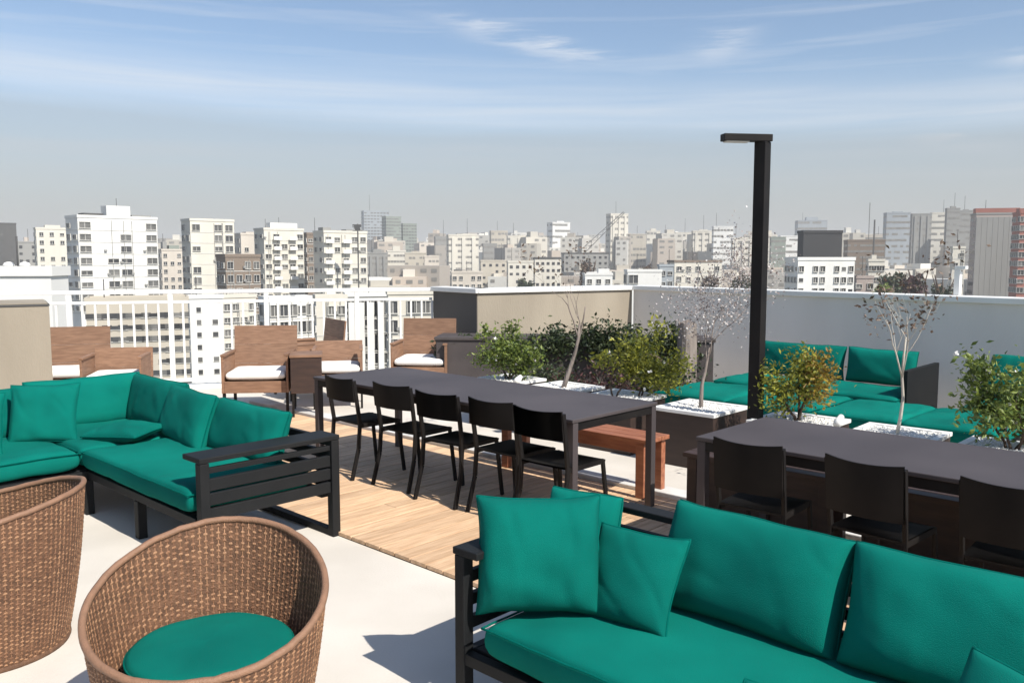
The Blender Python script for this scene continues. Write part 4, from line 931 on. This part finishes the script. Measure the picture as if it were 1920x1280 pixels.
# crane
D = 520; cx_ = (1085 - 960) / 1600 * D
cr = empty('tower_crane', (cx_, D, GZ), 0, 'dark lattice crane jib slanting up against the tall cream tower', 'crane')
z_b = zat(478, D) - GZ; xe = (1168 - 1085) / 1600 * D; z_e = zat(398, D) - GZ
m = MB()
for s in (-1, 1):
    for q in (-1, 1): m.beam((s * .8, q * .8, 0), (s * .8, q * .8, z_b), .3)
for k in range(40): z = z_b * k / 40; s = 1 if k % 2 else -1; m.beam((-.8 * s, -.8, z), (.8 * s, -.8, z + z_b / 40), .2)
m.build('tower', 'b_dark', cr)
m = MB(); a = Vector((0, 0, z_b)); c = Vector((xe, 0, z_e)); d = (c - a); pn = Vector((-d.z, 0, d.x)).normalized() * 1.6
m.beam(a + pn, c + pn * .3, .35); m.beam(a - pn, c - pn * .3, .35)
for k in range(16):
    t = k / 16; t2 = (k + 1) / 16; s = 1 if k % 2 else -1
    m.beam(a + d * t + pn * s * (1 - .7 * t), a + d * t2 - pn * s * (1 - .7 * t2), .22)
m.build('jib', 'b_dark', cr)
m = MB(); m.box(-3.5, 1.5, -1.2, 1.2, z_b - 2.5, z_b); m.build('cab', 'b_grey', cr)

# far city as one mass, and tree clumps between houses
rng = random.Random(42); m = MB(); win = MB()
for k in range(3600):
    tall = rng.random() < 0.13
    D = rng.uniform(560, 1500) if tall else 330 + 3200 * rng.random() ** 0.9; px = rng.uniform(-150, 2080); X_ = (px - 960) / 1600 * D
    yt = rng.gauss(486, 11) if D > 700 else rng.uniform(496, 540)
    if tall: yt = rng.uniform(436, 476) + (10 if px < 800 else 0)
    yt = max(yt, 432); top = zat(yt, D)
    w = rng.uniform(9, 24) * (1 + D / 2600) * (0.62 if tall else 1); dp = rng.uniform(10, 22); a = R(rng.choice((4, 20, -12, 34)))
    if top < GZ + 4: top = GZ + rng.uniform(5, 12)
    M = Matrix.Translation((X_, D, 0)) @ Matrix.Rotation(a, 4, 'Z')
    m.box(-w / 2, w / 2, 0, dp, GZ + 0.01, top, 0, M)
    if rng.random() < 0.5: m.box(-w * .2, w * .15, dp * .2, dp * .6, top, top + rng.uniform(1.5, 4), 0, M)
    nfl = min(14, int((top - GZ) / 3.2)); n_c = max(2, int(w / (3.5 + D / 500)))
    if D < 2200:
        for r_ in range(0, nfl):
            z = top - 2 - r_ * 3.2 * (1 + D / 2500)
            if z < GZ + 2 or zat(575, D) > z: break
            for c_ in range(n_c):
                if rng.random() < 0.2: continue
                t = -w / 2 + (c_ + .5) / n_c * w; h_ = 0.35 * w / n_c * rng.uniform(.6, 1.1)
                v = [M @ Vector(p_) for p_ in ((t - h_ * .8, -0.12, z - 0.8), (t + h_ * .8, -0.12, z - 0.8), (t + h_ * .8, -0.12, z + 0.7), (t - h_ * .8, -0.12, z + 0.7))]
                win.add(v, [(0, 1, 2, 3)])
far = m.build('distant_houses', 'city_mass'); tag(far, 'hazy mass of small far-off houses filling the skyline', 'houses', kind='stuff')
wo_ = win.build('distant_windows', 'glass_far', far); wo_['kind'] = 'stuff'

def crown_mass(cx, cy, cz, rx, rz, n, rng, m, s):
    for k in range(n):
        v = Vector((rng.gauss(0, 1), rng.gauss(0, 1), rng.gauss(0, 1))).normalized() * rng.random() ** 0.4
        leafpoly(m, Vector((cx + v.x * rx, cy + v.y * rx, cz + v.z * rz)), s, s * .8, rng)
CT = [(1655, 1700, 500, 200, 'leaf_dark', 'bare-looking dark tree behind the pale wall left of the pink bush'), (1700, 1745, 496, 190, 'leaf_red', 'pinkish brown tree above the pale wall'),
      (1745, 1790, 505, 200, 'leaf_dark', 'green-brown tree above the pale wall beside the white pipe'), (1640, 1675, 528, 180, 'leaf_green', 'small green tree peeping over the pale wall'),
      (1085, 1125, 478, 300, 'leaf_brown', 'brown tree clump under the crane'), (1196, 1226, 490, 320, 'leaf_brown', 'brown tree left of the low house with dark roof'),
      (1310, 1345, 500, 240, 'leaf_brown', 'brownish tree behind the wall left of the blossoming tree top'), (970, 1000, 515, 300, 'leaf_dark', 'small dark tree among the low-rises over the taupe wall'),
      (1380, 1412, 500, 230, 'leaf_dark', 'dark tree behind the wall just left of the lamp post')]
for k, (x0, x1, yt, D, mt, l) in enumerate(CT):
    rng = random.Random(300 + k); X_ = ((x0 + x1) / 2 - 960) / 1600 * D; top = zat(yt, D); rx = (x1 - x0) / 3200 * D * 1.15; rz = rx * 1.3
    o = empty('tree', (X_, D, GZ), 0, l, 'tree', 'city trees behind the parapet')
    m = MB(); m.tube([(0, 0, 0.01), (0.2, 0, (top - GZ) * .5), (0, 0, top - GZ - rz)], [0.9, 0.6, 0.25], 6)
    for q in range(5): a = rng.uniform(0, 6.28); m.tube([(0, 0, top - GZ - rz * 2.2), (math.cos(a) * rx * .5, math.sin(a) * rx * .5, top - GZ - rz), (math.cos(a) * rx * .8, math.sin(a) * rx * .8, top - GZ - rz * .3)], [0.3, 0.2, 0.06], 4)
    m.build('trunk', 'bark_dark', o); m = MB()
    for q in range(9): crown_mass(rng.gauss(0, rx * .4), rng.gauss(0, rx * .4), top - GZ - rz * rng.uniform(.7, 2.2), rx * .5, rz * .5, 120, rng, m, 1.0)
    m.build('crown', mt, o)

# ------------------------------------------------------------ haze
hz = MB(); hz.box(-5500, 5500, -600, 6500, GZ - 3, 72)
hm = bpy.data.materials.new('haze'); hm.use_nodes = True; nt = hm.node_tree; nt.nodes.clear()
pv = nt.nodes.new('ShaderNodeVolumePrincipled'); pv.inputs['Color'].default_value = (0.93, 0.93, 0.92, 1); pv.inputs['Density'].default_value = 0.0004
ou = nt.nodes.new('ShaderNodeOutputMaterial'); nt.links.new(pv.outputs[0], ou.inputs['Volume']); MATS['haze'] = hm
ho = hz.build('haze', 'haze'); ho['kind'] = 'stuff'
